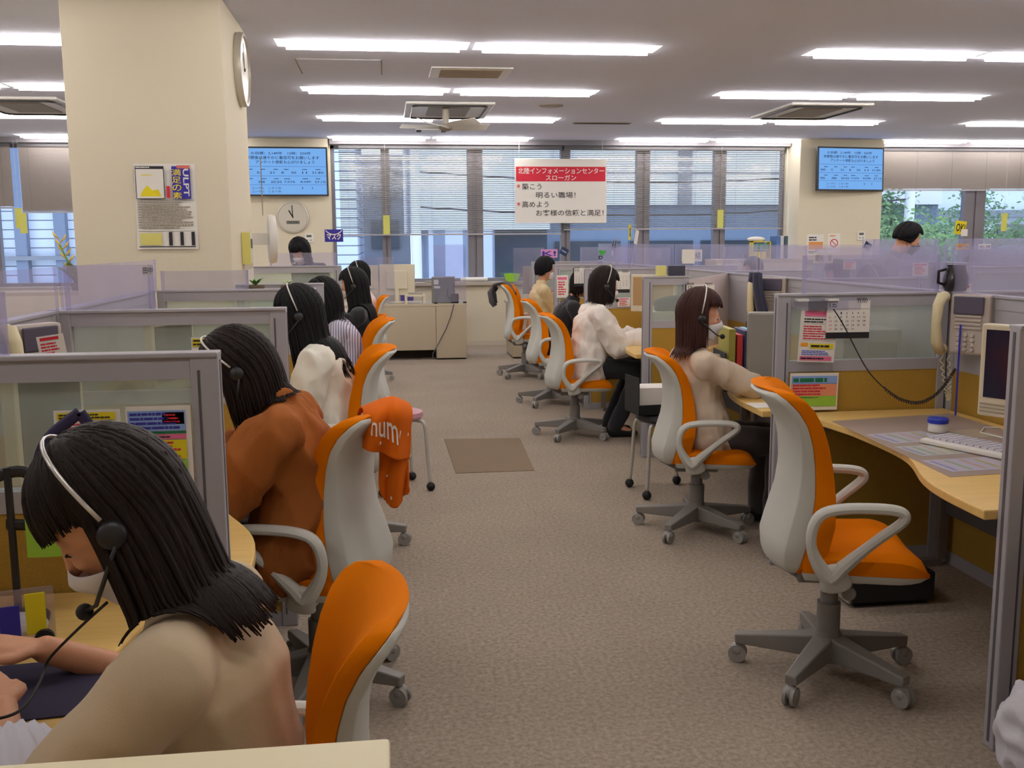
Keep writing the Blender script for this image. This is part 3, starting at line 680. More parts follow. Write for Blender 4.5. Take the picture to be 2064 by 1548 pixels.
def hair_mesh(c,hf,hl,hu,sp,cols):
    rr=random.Random(sp.get('seed',1)); mb=MB(); RX_,RY_,RZ_=.112,.094,.122; L=sp['len']; drift=V(sp.get('drift',(0,0,0))); n=sp.get('n',230)
    cc=c+hu*.022-hf*.010; fb=sp.get('face',58); bang=sp.get('bangs',66)
    def el(phi,th,k=1.0):
        d=hf*math.cos(R(phi))*RX_+hl*math.sin(R(phi))*RY_
        return cc+(d*math.sin(R(th))+hu*RZ_*math.cos(R(th)))*k
    def thm(phi):
        a=abs(phi); 
        return bang-6 if a<fb-14 else (bang-6)+(118-bang)*min(1,(a-fb+14)/24)
    mb.grid(lambda u,v: el(-180+360*u,2+(thm(-180+360*u)-2)*v,.97),40,14,.006)
    for i in range(n):
        phi=-180+360*(i+rr.random()*.8)/n; a=abs(phi); k=1.0+rr.uniform(0,.07); front=a<fb
        th=rr.uniform(2,28); te=(bang+rr.uniform(-5,6)) if front else min(112,78+(a-fb)*.6)+rr.uniform(-4,4)
        pts=[]; m=7
        if front and sp.get('part'):   # swept to the side
            for j in range(m+1):
                t=j/m; pts.append(el(math.copysign(max(a,(a*(1-t)+ (fb+14)*t)),phi),th+(78-th)*t,k))
        else:
            for j in range(m+1): pts.append(el(phi,th+(te-th)*j/m,k))
        hang=0 if (front and not sp.get('part')) else L*rr.uniform(.82,1.05)
        d=(pts[-1]-pts[-2]).normalized(); out=(hf*math.cos(R(phi))+hl*math.sin(R(phi)))
        tg=(V((0,0,-1))+drift+V((rr.uniform(-.05,.05),rr.uniform(-.05,.05),0))).normalized(); p=pts[-1].copy(); st=.022; ns=int(hang/st)
        for j in range(ns):
            f=j/max(1,ns); t2=tg
            if sp.get('curl') and f>.6: t2=(tg-out*sp['curl']*(f-.5)*2).normalized()
            if sp.get('flip') and f>.65: t2=(tg+V(sp['flip'])*(f-.6)*2.5+V((rr.uniform(-.3,.3),rr.uniform(-.3,.3),0))*f).normalized()
            d=d.lerp(t2,.3).normalized(); p=p+d*st
            for q0,q1,rad in cols:
                ab=q1-q0; tt=max(0,min(1,(p-q0).dot(ab)/ab.length_squared)) if ab.length>0 else 0
                cp=q0+ab*tt; dd=p-cp
                if dd.length<rad: p=cp+dd.normalized()*rad
            pts.append(p.copy())
        w0=rr.uniform(.007,.013)*sp.get('w',1); N_=len(pts)
        rs=[w0*(.35+.65*min(1,j/3))*(1-.8*max(0,(j/(N_-1)-.55)/.45)**1.5) for j in range(N_)]
        tang=(-hf*math.sin(R(phi))+hl*math.cos(R(phi)))
        mb.tube(pts,rs,5,flat=.5,up=tang)
    return mb
m_hair=mat('dark_brown_hair',(30,21,18),.62,var=.3,vscale=90,stretch=(3,3,.4),spec=.16)
m_hairb=mat('black_hair',(20,18,22),.62,var=.3,vscale=90,stretch=(3,3,.4),spec=.16)
m_hairr=mat('reddish_brown_hair',(58,34,30),.62,var=.3,vscale=90,stretch=(3,3,.4),spec=.16)
m_mask=mat('mask_white',(226,222,222),.8); m_maskb=mat('mask_black',(40,40,44),.8)
m_eye=mat('eye_white',(225,220,215),.25); m_iris=mat('iris_dark',(24,16,14),.2)
m_band=mat('headset_silver',(214,212,206),.3,metal=.5)
def person(label,pos,yaw,hz=.54,lean=12,bow=10,hp=20,hy=0,nk=8,hands=((.42,.16,.76),(.42,-.16,.76)),pole=((-.5,.3,-1),(-.5,-.3,-1)),
           top=None,sleeve=.92,loose=.014,slk=.0,fold=.004,bottom=None,skirt=False,hair=None,hm=None,mask=True,maskm=None,headset=True,vox=.007,stand=False,
           knee=.40,ank=.34,shoe=True,sc=1.0,male=False,fist=.6,boomside=1,seed=1,group=None,crossed=False,hem=.0,cuff=False,mdrop=0,handed=True):
    t=thing('person',label,'person',(pos[0],pos[1],0),R(yaw),group); t.scale=(sc,)*3
    p0=V((0,0,hz)); p1=p0+dirv(lean)*.20; p2=p1+dirv(lean+bow)*.26; N=p2; nd=dirv(lean+bow+nk)
    cy,sy=math.cos(R(hy)),math.sin(R(hy)); f0=V((cy,sy,0)); hf=(f0*math.cos(R(hp))+V((0,0,-1))*math.sin(R(hp))).normalized(); hl=V((-sy,cy,0)); hu=hf.cross(hl).normalized()
    Hc=N+nd*.085+hu*.085+hf*.018
    X=lambda f,l,u:Hc+hf*f+hl*l+hu*u; AX=(hf,hl,hu)
    ud=dirv(lean+bow); sw=.165 if not male else .19
    Sh=[N-ud*.065+V((.0,s*sw,0)) for s in(1,-1)]
    b=MB(); ch=p1.lerp(p2,.45)
    b.ecap(p0-V((0,0,.01)),p1,.155,.103,.118,.090); b.ecap(p1,ch,.118,.088,.140,.098); b.ecap(ch,N-ud*.06,.142,.098,.105,.062)
    b.ecap(Sh[0],Sh[1],.052,.05,.052,.05,side=(1,0,0)); b.ecap(N-ud*.03,X(-.022,0,-.05),.052,.052,.048,.05)
    # head
    b.ell(X(-.012,0,.028),(.094,.076,.094),AX,20,14); b.ell(X(.030,0,-.025),(.060,.062,.085),AX,18,12); b.ell(X(.058,0,-.090),(.026,.026,.022),AX)
    b.ecap(X(.0,.045,-.07),X(.055,.012,-.095),.022,.022,.018,.018); b.ecap(X(.0,-.045,-.07),X(.055,-.012,-.095),.022,.022,.018,.018)
    b.ecap(X(.086,0,.012),X(.103,0,-.030),.009,.008,.013,.010,side=hl); b.ell(X(.078,0,.026),(.009,.044,.009),AX); [b.ell(X(.0735,s*.031,.0125 if hp<25 else .0095),(.0115,.0145,.0095),AX) for s in(-1,1)]; b.ell(X(.092,0,-.058),(.009,.021,.009),AX); b.ell(X(.089,0,-.070),(.009,.018,.007),AX)
    for s in(-1,1): b.ell(X(.062,s*.036,-.018),(.022,.020,.020),AX); b.ell(X(-.004,s*.079,-.008),(.017,.008,.030),AX)
    # arms and hands
    elb=[];wr=[];hd=[]
    for i,s in((0,1),(1,-1)):
        E_,Wr=ik(Sh[i],V(hands[i]),.275,.235,pole[i]); elb.append(E_); wr.append(Wr)
        b.ecap(Sh[i],E_,.043,.043,.034,.034); b.ecap(E_,Wr,.034,.034,.022,.026)
        fd=(Wr-E_).normalized(); d=(fd+V((.4,-s*.15,-.05))).normalized() if not crossed else (fd+V((0,0,-.3))).normalized(); sd=V((0,0,1)).cross(d).normalized(); up=d.cross(sd)
        hd.append((Wr,d)); b.ecap(Wr,Wr+d*.075,.026,.016,.038,.013,side=sd)
        for k in range(4):
            o=(k-1.5)*.0185; q=Wr+d*.078+sd*o; ln=[.078,.086,.080,.064][k if s>0 else 3-k]; pts=[q]; dd=d.copy()
            for j in range(3): 
                dd=(dd*math.cos(fist*.55*(.6+.4*j))-up*math.sin(fist*.55*(.6+.4*j))).normalized(); q=q+dd*ln*[.45,.3,.25][j]; pts.append(q)
            b.tube([Wr+d*.05+sd*o*.9]+pts,[.0095,.009,.0082,.0075,.006],8)
        q=Wr+d*.025+sd*(-s)*(-.024 if False else .024)*(1)
        th=(d*.8+sd*(-s)*.75-up*.25).normalized(); b.tube([q,q+th*.035,q+th*.035+(d*.95-sd*(-s)*.05-up*.2)*.034],[.012,.0105,.0075],8)
    # legs
    kn=[];an=[]
    for s in(1,-1):
        if stand: K=V((.03,s*.09,hz-.42)); A=V((-.01,s*.09,.075)); b.ecap(V((0,s*.085,hz)),K,.085,.085,.055,.055)
        else: K=V((knee,s*.10,hz-.03)); A=V((ank,s*.09,.085)); b.ecap(V((0,s*.085,hz-.01)),K,.085,.080,.056,.056)
        b.ecap(K,A,.055,.055,.036,.038); b.ecap(A,A+V((.12,0,-.045)),.036,.036,.036,.022,side=(0,1,0)); kn.append(K);an.append(A)
    obj('body',remesh(b,vox,4),m_skin,t,smooth='all')
    # garments
    g=MB(); q=loose
    g.ecap(p0+V((0,0,-.02-hem)),p1,.168+q,.114+q*.6,.122+q,.094+q); g.ecap(p1,ch,.122+q,.092+q,.143+q,.101+q); g.ecap(ch,N-ud*.065,.145+q,.101+q,.108+q,.066+q*.6)
    g.ecap(Sh[0],Sh[1],.054+q*.7,.052+q*.7,.054+q*.7,.052+q*.7,side=(1,0,0)); g.ecap(N-ud*.05,N+nd*.012,.075,.066,.060,.058)
    if not male: g.ell(ch+V((.085,0,-.02)),(.05,.12,.07))
    for i in(0,1):
        E_,Wr=elb[i],wr[i]; k=q+slk
        if sleeve>0: g.ecap(Sh[i],E_,.046+q,.046+q,.040+k,.040+k); g.ecap(E_,E_.lerp(Wr,sleeve),.040+k,.040+k,.026+k*.9,.028+k*.9)
        else: g.ecap(Sh[i],Sh[i].lerp(E_,.55),.046+q,.046+q,.048+k,.048+k)
    gm=remesh(g,.0085,3,fold,fscale=11,seed=seed,fa=(1,1,.55)); obj('top',gm,top or m_white,t,smooth='all')
    l=MB()
    if skirt:
        l.ecap(p0+V((-.02,0,0)),V((kn[0].x+.02,0,kn[0].z-.01)),.20,.125,.185,.085,side=(0,1,0))
    else:
        for i,s in((0,1),(1,-1)):
            l.ecap(V((.0,s*.08,hz-.01)),kn[i],.092,.085,.072,.072); l.ecap(kn[i],an[i],.072,.070,.056,.058)
        l.ecap(V((0,-.06,hz+.01)),V((0,.06,hz+.01)),.092,.092,.092,.092,side=(1,0,0))
    obj('skirt' if skirt else 'trousers',remesh(l,.012,3,.003,seed=seed),bottom or m_dark,t,smooth='all')
    if shoe:
        for i in(0,1):
            MB().ecap(an[i]+V((-.02,0,-.04)),an[i]+V((.15,0,-.055)),.040,.042,.040,.026,side=(0,1,0)).build('shoe',m_black,t,smooth='all')
    if cuff:   # a full pleated cuff on the near forearm
        E_,Wr=elb[0],wr[0]; ax_=(Wr-E_).normalized(); s1=ax_.orthogonal().normalized(); s2=ax_.cross(s1); c0=E_-ax_*.05
        MB().grid(lambda u,v:c0+ax_*(.20*v)+(s1*math.cos(2*PI*u)+s2*math.sin(2*PI*u))*((.052+.030*math.sin(PI*v*.9))+.0045*math.sin(u*2*PI*22)),96,14,.002).build('blouse_cuff',m_bluewhite,t,smooth='all')
    # eyes
    for s in(-1,1) if hp<34 else ():
        e=MB().ell(X(.072,s*.031,.003),(.0105,.0120,.0085),AX,14,10).build('eye',m_eye,t,smooth='all')
        MB().ell(X(.0803,s*.031,.002),(.0030,.0048,.0046),AX,10,8).build('iris',m_iris,e,smooth='all')
    for s in(-1,1):
        lid=MB().tube([X(.077,s*.017,-.001),X(.0838,s*.024,.002),X(.0838,s*.035,.0015),X(.0755,s*.046,-.002)],[.0012,.002,.0022,.0012],6).build('eyelash',m_hairb,t)
    hs=dict(len=.12); hs.update(hair or {}); hs.setdefault('seed',seed)
    cols=[(Hc,Hc-hu*.03,.088),(N+nd*.02,Hc-hu*.08,.066),(Sh[0],Sh[1],.083),(N-ud*.08,ch,.135),(ch,p1,.13)]
    hair_mesh(Hc,hf,hl,hu,hs,cols).build('hair',hm or m_hair,t,smooth='all')
    if mask:
        def mf(u,v):
            a=R(-74+148*u); h=-.016-mdrop-(.096-mdrop)*v; k=math.cos(a)
            f=.004+(.094+.022*math.exp(-((v-.25)/.22)**2)*max(0,k)**3-.018*v*v)*max(0,k)**.8; l_=.083*math.sin(a)*(1-.12*v*v)
            return X(f,l_,h-.022*(1-k)*(1-2*v)+.010*max(0,k)**8*(1-v))
        mk=MB().grid(mf,24,10,.002).build('face_mask',maskm or m_mask,t,smooth='all')
        for s in(0,1):
            sg=-1 if s==0 else 1; MB().tube([V(mf(s,.08)),X(.0,sg*.086,.018),X(-.02,sg*.086,-.01),V(mf(s,.9))],.0016,6).build('ear_loop',maskm or m_mask,mk)
    if headset:
        hsn=MB().tube([X(-.012+.012*math.sin(PI*j/16),.111*math.cos(PI*j/16),.022+.139*math.sin(PI*j/16)**.8) for j in range(17)],.0022,6,flat=1.7,up=hu).build('headset',m_band,t,smooth='all')
        for s in(-1,1): MB().lathe([(.004,-.012),(.019,-.010),(.023,0),(.020,.008),(.006,.012)],18,ax='y').move(M.Translation(X(-.008,s*.104,-.006))@M((tuple(hf)+(0,),tuple(hl)+(0,),tuple(hu)+(0,),(0,0,0,1))).transposed()).build('ear_pad',m_dark,hsn,smooth='all')
        s=boomside; bp=[X(-.004,s*.112,-.02),X(.04,s*.110,-.05),X(.085,s*.080,-.078),X(.118,s*.040,-.082)]
        MB().tube(bp,.0035,6).build('microphone_boom',m_dark,hsn,smooth='all'); MB().ell(bp[-1],(.013,.013,.013)).build('microphone',m_black,hsn,smooth='all')
    t['_h']=tuple(t.matrix_basis@V((0,0,0)))
    Rz=M.Rotation(R(yaw),4,'Z'); Hw=V((pos[0],pos[1],0))+Rz@(Hc*sc)
    dv=Hw-V((0,0,CH)); z=dv.dot(cf); print('HEAD',label[:40],round(1032+FL*dv.dot(cr2)/z),round(774-FL*dv.dot(cu2)/z),[round(x,2) for x in Hw])
    del t['_h']
    return t
def cloth(n,rgb,**k): return mat(n,rgb,.9,bump=.25,bscale=700,sheen=.15,**k)
def wrinkled(n,rgb,b=.9,sc=16,**k): return mat(n,rgb,.9,bump=b,bscale=sc,stretch=(1,1,.45),spec=.15,**k)
m_knit=cloth('beige_knit',(204,184,152)); m_rust=wrinkled('rust_cotton',(150,88,42),var=.1,vscale=6); m_ivory=wrinkled('ivory_blouse',(240,236,222)); m_blk=cloth('black_top',(26,26,32))
m_cream=cloth('cream_cardigan',(222,200,156)); m_blouse=wrinkled('white_blouse',(240,232,224)); m_pale=wrinkled('pale_beige_top',(216,198,176)); m_charc=cloth('charcoal_trousers',(62,56,56)); m_navy=cloth('navy_cloth',(34,36,62)); m_taupe=cloth('taupe_shirt',(124,112,104)); m_white2=cloth('white_top',(232,214,204)); m_bluewhite=cloth('white_skirt',(222,220,230))
m_stripe=stripes('striped_shirt',(.66,.64,.72),(.16,.16,.30),62,0,.62)
PP=[]
def PR(*a,**k): PP.append(person(*a,**k)); return PP[-1]
PR('nearest woman at lower left in beige knit top, looking down, long dark hair',(-.275,1.55),174,hz=.49,lean=0,bow=12,nk=12,hp=36,hy=12,hands=((.34,.04,.775),(.38,-.20,.775)),pole=((-.6,1.0,-.5),(-.4,-.6,-1)),top=m_knit,loose=.022,bottom=m_bluewhite,hair=dict(len=.27,drift=(-.35,0,0),flip=(-.9,.1,.3),bangs=80,face=80,n=1100,w=.6),vox=.0048,fold=.004,boomside=1,seed=3,fist=.9,sleeve=.2,cuff=True,mdrop=.014)
PR('woman in loose rust-brown top bent low over her desk, dark bob',(-.32,3.16),174,hz=.53,lean=-7,bow=18,nk=18,hp=48,hands=((.42,.10,.775),(.46,-.1,.775)),top=m_rust,loose=.035,slk=.02,sleeve=.55,fold=.012,bottom=m_charc,hair=dict(len=.20,curl=.5,drift=(-.12,0,0),n=760,bangs=80,face=66,w=.68),hm=m_hair,seed=5)
PR('woman in ivory blouse with long straight dark hair and silver headband microphone',(-.29,4.85),180,hz=.55,lean=1,bow=12,hp=18,hands=((.34,.12,.775),(.36,-.14,.775)),top=m_ivory,loose=.028,slk=.012,sleeve=.8,fold=.013,bottom=m_charc,hair=dict(len=.40,drift=(-.15,0,0),flip=(-.8,0,.1),n=640,w=.75),hm=m_hairb,seed=7)
PR('woman in blue-striped white shirt on the left, dark shoulder-length hair',(-.28,6.68),178,hz=.53,lean=0,bow=12,hp=26,hands=((.40,.14,.775),(.40,-.14,.775)),top=m_stripe,loose=.024,fold=.006,bottom=m_charc,hair=dict(len=.24,n=300),hm=m_hairb,seed=9,headset=False)
PR('woman in black top with very long dark hair, left row, facing left',(-.25,7.97),178,hz=.54,lean=-7,bow=5,hp=14,hands=((.40,.14,.775),(.40,-.14,.775)),top=m_blk,loose=.02,bottom=m_charc,hair=dict(len=.55,drift=(-.12,0,0),n=300),hm=m_hairb,seed=11)
PR('farthest seated woman of the left row in white top, dark hair tied close',(-.23,10.85),180,hz=.54,lean=-2,bow=6,hp=12,hands=((.40,.14,.775),(.40,-.14,.775)),top=m_white2,bottom=m_charc,hair=dict(len=.14,n=220),hm=m_hairb,seed=13,vox=.009)
PR('standing worker in dark clothes behind the blue mask sign, head bowed',(-.72,10.6),235,hz=.86,lean=14,bow=10,hp=38,hands=((.30,.14,.95),(.30,-.14,.95)),top=m_blk,bottom=m_blk,hair=dict(len=.16,n=260,bangs=74),hm=m_hairb,seed=15,stand=True,headset=False,vox=.009,sc=1.0)
PR('masked woman in pale beige top typing at the right, reddish-brown hair',(1.625,4.82),4,hz=.50,lean=-13,bow=4,nk=12,hp=8,hy=-14,hands=((.43,.12,.80),(.40,-.10,.79)),pole=((-.2,.5,-1),(-.2,-.5,-1)),top=m_pale,loose=.016,slk=.006,sleeve=.12,fold=.008,bottom=m_charc,hair=dict(len=.22,n=800,bangs=68,face=76,w=.65),hm=m_hairr,seed=17,boomside=-1,vox=.006,knee=.36)
PR('woman in white blouse and black trousers at the right, dark bob',(1.52,7.38),2,hz=.55,lean=4,bow=8,nk=4,hp=16,hands=((.44,.12,.78),(.42,-.12,.78)),top=m_blouse,loose=.030,slk=.012,sleeve=.75,fold=.013,bottom=m_blk,hair=dict(len=.17,n=560,curl=.3,w=.8),seed=19,boomside=-1,ank=.20,hem=.04)
PR('woman in black top leaning forward at the right, short dark bob',(1.56,9.0),2,hz=.53,lean=12,bow=14,hp=20,hands=((.44,.12,.78),(.42,-.12,.78)),top=m_blk,bottom=m_blk,hair=dict(len=.11,n=300,curl=.4),seed=21,boomside=-1,vox=.009)
PR('woman in cream cardigan with folded arms and white mask, short black hair',(1.67,10.85),2,hz=.57,lean=4,bow=2,hp=6,hands=((.20,-.10,.93),(.22,.10,.90)),pole=((-.2,.8,-.8),(-.2,-.8,-.8)),crossed=True,top=m_cream,loose=.022,fold=.005,bottom=m_bluewhite,hair=dict(len=.06,n=300),hm=m_hairb,seed=23,headset=False,vox=.008)
PR('standing man in taupe shirt and black mask by the right windows',(4.16,8.2),-22,hz=.90,lean=22,bow=12,hp=22,hands=((.40,.14,.95),(.40,-.14,.95)),top=m_taupe,bottom=m_blk,male=True,maskm=m_maskb,hair=dict(len=.02,n=260,bangs=60),hm=m_hairb,seed=25,stand=True,headset=False,vox=.01,sc=1.04)
for k,(x,y,lab,tp,yw) in enumerate([(3.78,7.0,'dark-haired worker low behind the hazy screen right of the man',m_navy,180),(4.45,9.0,'worker in navy seen dimly through the hazy right screens',m_navy,180),(4.38,11.0,'worker whose dark hair shows above the divider below the notices',m_blk,180),(4.80,11.6,'second dark head above the divider below the notices',m_blk,180),(6.9,11.2,'dark spiky-haired head at the right picture edge',m_blk,0)]):
    PR(lab,(x,y),yw,hz=.56,lean=8,bow=8,hp=14,top=tp,bottom=m_blk,hair=dict(len=.10,n=200),hm=m_hairb,seed=30+k,headset=(k==0),vox=.011,mask=(k<2))
# ---------------- screens, clocks, notices on the walls ----------------
m_scr=lampmat('screen_light',(.22,.50,1.0),.85); m_scrink=mat('screen_ink',(20,26,70),.9); m_scrline=mat('screen_rule',(60,100,190),.9)
def wallscreen(loc,rz,label,w=1.22,h=.64,vis0=.08,tilt=0):
    t=thing('wall_screen',label,'screen',loc,R(rz)); t.rotation_euler=(R(tilt),0,R(rz))
    MB().box(-w/2,w/2,-.02,.03,-h/2,h/2).build('bezel',m_dark,t,bevel=.004)
    MB().box(-.2,.2,.03,.10,-.15,.15).build('wall_bracket',m_dark,t)
    a,b=w/2-.022,h/2-.022; p=rect(-a,a,-b,b,m_scr,t,y=-.0215,name='display'); k=-.0235; L0=-a+vis0
    T=lambda s,x0,x1,z0,z1,bd=.008: text(s,L0+(a-L0)*x0,L0+(a-L0)*x1,z0*h,z1*h,m_scrink,p,y=k,bold=bd,name='screen_text')
    T('☆目標：2,149件　12時：550件',.10,.82,.335,.400); T('休憩後は速やかに着信可をお願いします',.05,.92,.245,.315); T('アンケート依頼も心がけましょう',.16,.86,.155,.225)
    for z in(.10,-.09,-.27): rect(-a,a,z*h-.002,z*h+.002,m_scrline,p,y=k)
    for x,s in((.0,'385'),(.17,'0'),(.32,'21'),(.46,'8'),(.58,'50'),(.71,'11'),(.83,'51.8%')): T(s,x,x+.028*len(s),-.045,.0)
    for x,s in((.0,'985'),(.18,'388'),(.33,'20:50'),(.49,'7,076'),(.68,'4,049'),(.86,'57.1%')): T(s,x,x+.026*len(s),-.235,-.19)
    for x in(.06,.22,.37,.49,.71,.87): lines(L0+(a-L0)*x,L0+(a-L0)*(x+.06),.03*h,.055*h,1,m_scrink,p,y=k,fill=1,seed=int(x*99)); lines(L0+(a-L0)*x,L0+(a-L0)*(x+.07),-.16*h,-.135*h,1,m_scrink,p,y=k,fill=1,seed=int(x*77))
    T('コンサル　ＣＢＴ枠',.10,.45,-.36,-.315,0); T('コンサル　ＣＢＴ枠',.10,.45,-.43,-.385,0); T('8',.70,.715,-.36,-.315); T('0',.82,.835,-.36,-.315)
    return t
wallscreen((-1.39,ROOM_B-.32,2.47),2,'wall screen with blue and white figures beside the pillar, above the round clock',w=1.26,h=.66,vis0=.10)
wallscreen((6.66,ROOM_B-.60,2.50),9,'wall screen with blue and white figures on the right pier',w=1.10,h=.62,vis0=.02,tilt=-2)
def clock(loc,rz,r,label,hands=(330,0),digital=True):
    c=thing('wall_clock',label,'clock',loc,R(rz)); fc=mat('clock_face',(226,222,208),.5)
    MB().lathe([(r*.98,0),(r,.02),(r*.97,.045),(r*.90,.048),(r*.87,.035)],48,ax='y').build('rim',mat('clock_rim',(196,190,176),.35,metal=.2),c,smooth=True)
    MB().lathe([(.0001,.030),(r*.88,.030)],48,ax='y').build('dial',fc,c)
    k=-.033
    for i in range(1,13):
        a=R(30*i); x,z=math.sin(a)*r*.72,math.cos(a)*r*.72; w=.045*r/.24*(1.5 if i>9 else .8); text(str(i),x-w/2,x+w/2,z-.028*r/.24,z+.028*r/.24,m_ink,c,y=k,name='numeral')
    if digital: MB().box(-r*.40,r*.40,-.036,-.030,-r*.42,-r*.22).build('digital_window',mat('lcd_grey',(96,98,90),.3),c); text('10:59',-r*.25,r*.25,-r*.39,-r*.26,m_ink,c,y=-.0375)
    for n,(ang,l,w) in zip(('hour_hand','minute_hand'),((hands[0],.48,.016),(hands[1],.72,.011))):
        a=R(ang); d=V((math.sin(a),0,math.cos(a))); MB().obox(d*(-.05*r)+V((0,k-.003,0)),d*l*r+V((0,k-.003,0)),.002,w*r/.2,up=(0,1,0) if False else (d.z,0,-d.x)).build(n,m_black,c)
    MB().lathe([(.01,.030),(.01,.042)],14,ax='y').build('hub',m_black,c)
    return c
clock((-1.27,ROOM_B-.121,1.86),0,.225,'round white wall clock under the left wall screen',(330,357))
clock((PX1+.001,6.80,2.62),90,.235,'metal-rimmed round clock seen edge-on on the side of the pillar',(330,357),False)
def thermo(loc,label):
    t=thing('wall_controller',label,'thermostat',loc); MB().box(-.062,.062,-.018,0,-.062,.062).build('case',m_white,t,bevel=.004)
    MB().box(-.035,.035,-.020,-.017,.012,.045).build('display',mat('lcd_dark',(90,92,78),.3),t); MB().box(-.04,-.012,-.020,-.017,-.035,-.02).build('button',m_grille,t); MB().box(.012,.04,-.020,-.017,-.035,-.02).build('button',m_grille,t)
thermo((-1.06,ROOM_B-.121,1.57),'white air-conditioning controller under the round clock'); thermo((6.94,ROOM_B-.451,1.55),'white air-conditioning controller on the right pier')
# poster on the pillar
p=thing('poster',"paper poster with blue block and yellow characters on the pillar",'poster',(-1.287,PY0-.001,1.72)); m_pink2=mat('salmon_ink',(226,120,96),.8)
W2,H2=.175,.25; sheet(2*W2,2*H2,m_paper,p,'paper',curl=.012)
k=-.003; tb_=p
rect(-W2+.012,-.0,.045,.235,m_ink,tb_,y=-.016); rect(-W2+.016,-.004,.049,.218,m_paper,tb_,y=-.0162); 
MB().prism([(-.14,.06),(-.02,.06),(-.035,.10),(-.07,.095),(-.10,.125),(-.13,.085)],-.0168,-.0164,'xz').build('yellow_picture_block',m_yellow,tb_)
rect(.045,.15,.045,.235,m_navyink,tb_,y=-.0163)
for i,ch in enumerate('満足の素'): text(ch,.045,.098,.180-i*.0445,.218-i*.0445,m_yellow,tb_,y=-.017,bold=.008)
o=text('ULPT',-.08,.08,-.016,.016,m_paper,tb_,y=0,bold=.02); o.location=(.125,-.017,.14); o.rotation_euler=(0,R(90),0)
rect(.075,.15,.222,.24,mat('salmon_block',(214,110,100),.8),tb_,y=-.0168); rect(.012,.03,.05,.12,m_red,tb_,y=-.0168)
lines(-W2+.016,-.06,.222,.234,1,m_paper,tb_,y=-.0166,fill=1); lines(-.13,-.03,.178,.188,1,m_yellow,tb_,y=-.0168)
lines(-W2+.016,W2-.02,-.13,.035,11,m_grille,tb_,y=-.0163,fill=.95,seed=4).scale=(1,1,1)
rect(-W2+.012,W2-.012,.036,.038,m_ink,tb_,y=-.0163); rect(-W2+.012,W2-.012,-.145,-.143,m_ink,tb_,y=-.0163); rect(-W2+.02,-.03,-.225,-.155,mat('pale_yellow',(220,212,120),.8),tb_,y=-.0163)
for x in(.01,.075,.14): rect(x,x+.02,-.228,-.148,m_ink,tb_,y=-.0163)
rect(-W2+.012,W2-.012,-.238,-.232,m_ink,tb_,y=-.0163)
# banner
b=thing('slogan_banner','large white banner with red heading hung before the centre window','banner',(2.50,ROOM_B-.25,2.21))
w,h=.665,.45; sheet(2*w,2*h,m_paper,b,'sheet'); rect(-w+.02,w-.02,.135,.34,m_red,b,y=-.002)
text('北陸インフォメーションセンター',-w+.05,w-.04,.24,.325,m_paper,b,y=-.003,bold=.007); text('スローガン',-.22,.22,.15,.225,m_paper,b,y=-.003,bold=.007)
for s,x0,x1,z in(('築こう',-.56,-.28,.02),('明るい職場！',-.36,.21,-.10),('高めよう',-.56,-.18,-.23),('お客様の信頼と満足！',-.36,.62,-.35)): text(s,x0,x1,z,z+.088,m_ink,b,y=-.003,bold=.006)
for z in(.07,-.18):
    f=MB()
    for i in range(5): a=R(72*i+90); f.ell((-.61+math.cos(a)*.016,-.003,z+math.sin(a)*.016),(.013,.0008,.013),n=10,m=4)
    remf=f; remf.add([],[]); q=MB().prism([(-.61+math.cos(R(36*i+90))*(.030 if i%2==0 else .018),z+math.sin(R(36*i+90))*(.030 if i%2==0 else .018)) for i in range(10)],-.0035,-.003,'xz').build('blossom_mark',mat('blossom',(206,110,110),.8),b)
for x in(-.6,.6): MB().cyl((x,0,h),(x,0,.70),.002,6).build('hanging_string',m_white,b)
# pier notices
n=thing('notice','white notice with orange block on the right pier','notice',at(1643,493,ROOM_B-.452)); sheet(.26,.30,m_paper,n); rect(-.1,.12,-.07,.04,mat('orange_ink',(224,150,80),.8),n,y=-.002); lines(-.1,.08,.05,.12,2,m_ink,n); lines(-.1,.1,-.13,-.09,2,m_ink,n)
n=thing('no_smoking_notice','small white notice with a red prohibition ring on the right pier','notice',at(1681,490,ROOM_B-.452)); sheet(.19,.28,m_paper,n)
MB().tube([(.055*math.cos(R(i*15)),-.003,.055*math.sin(R(i*15))) for i in range(24)],.006,6,closed=True,flat=.4).build('prohibition_ring',m_red,n); MB().obox((-.04,-.003,.04),(.04,-.003,-.04),.002,.010,up=(1,0,1)).build('slash',m_red,n); lines(-.07,.07,.09,.12,1,mat('orange_ink',(224,150,80)),n)
# pillar side: handset holder, fan, white box
hh=thing('handset_holder','yellow and white wall handset holder on the pillar side','holder',(PX1+.002,6.62,1.47),R(90)); MB().box(-.06,.06,-.05,0,-.10,.10).build('case',m_white,hh,bevel=.004); MB().box(-.062,-.028,-.052,0,-.102,.102).build('yellow_side',mat('yellow_plastic',(222,214,120),.5),hh)
for x in(.0,.035): MB().box(x-.012,x+.012,-.054,-.05,.0,.06).build('slot',m_greyd,hh)
fn=thing('wall_fan','small white circulation fan fixed to the pillar side','fan',(PX1+.14,7.0,1.53),R(100)); MB().lathe([(.16,-.02),(.168,.0),(.16,.03),(.05,.045)],28,ax='y').build('guard',m_white,fn,smooth=True); MB().box(-.03,.03,.03,.13,-.04,.04).build('arm',m_white,fn); MB().cyl((0,.05,.16),(0,.05,.55),.004,6).build('cord',m_grille,fn)
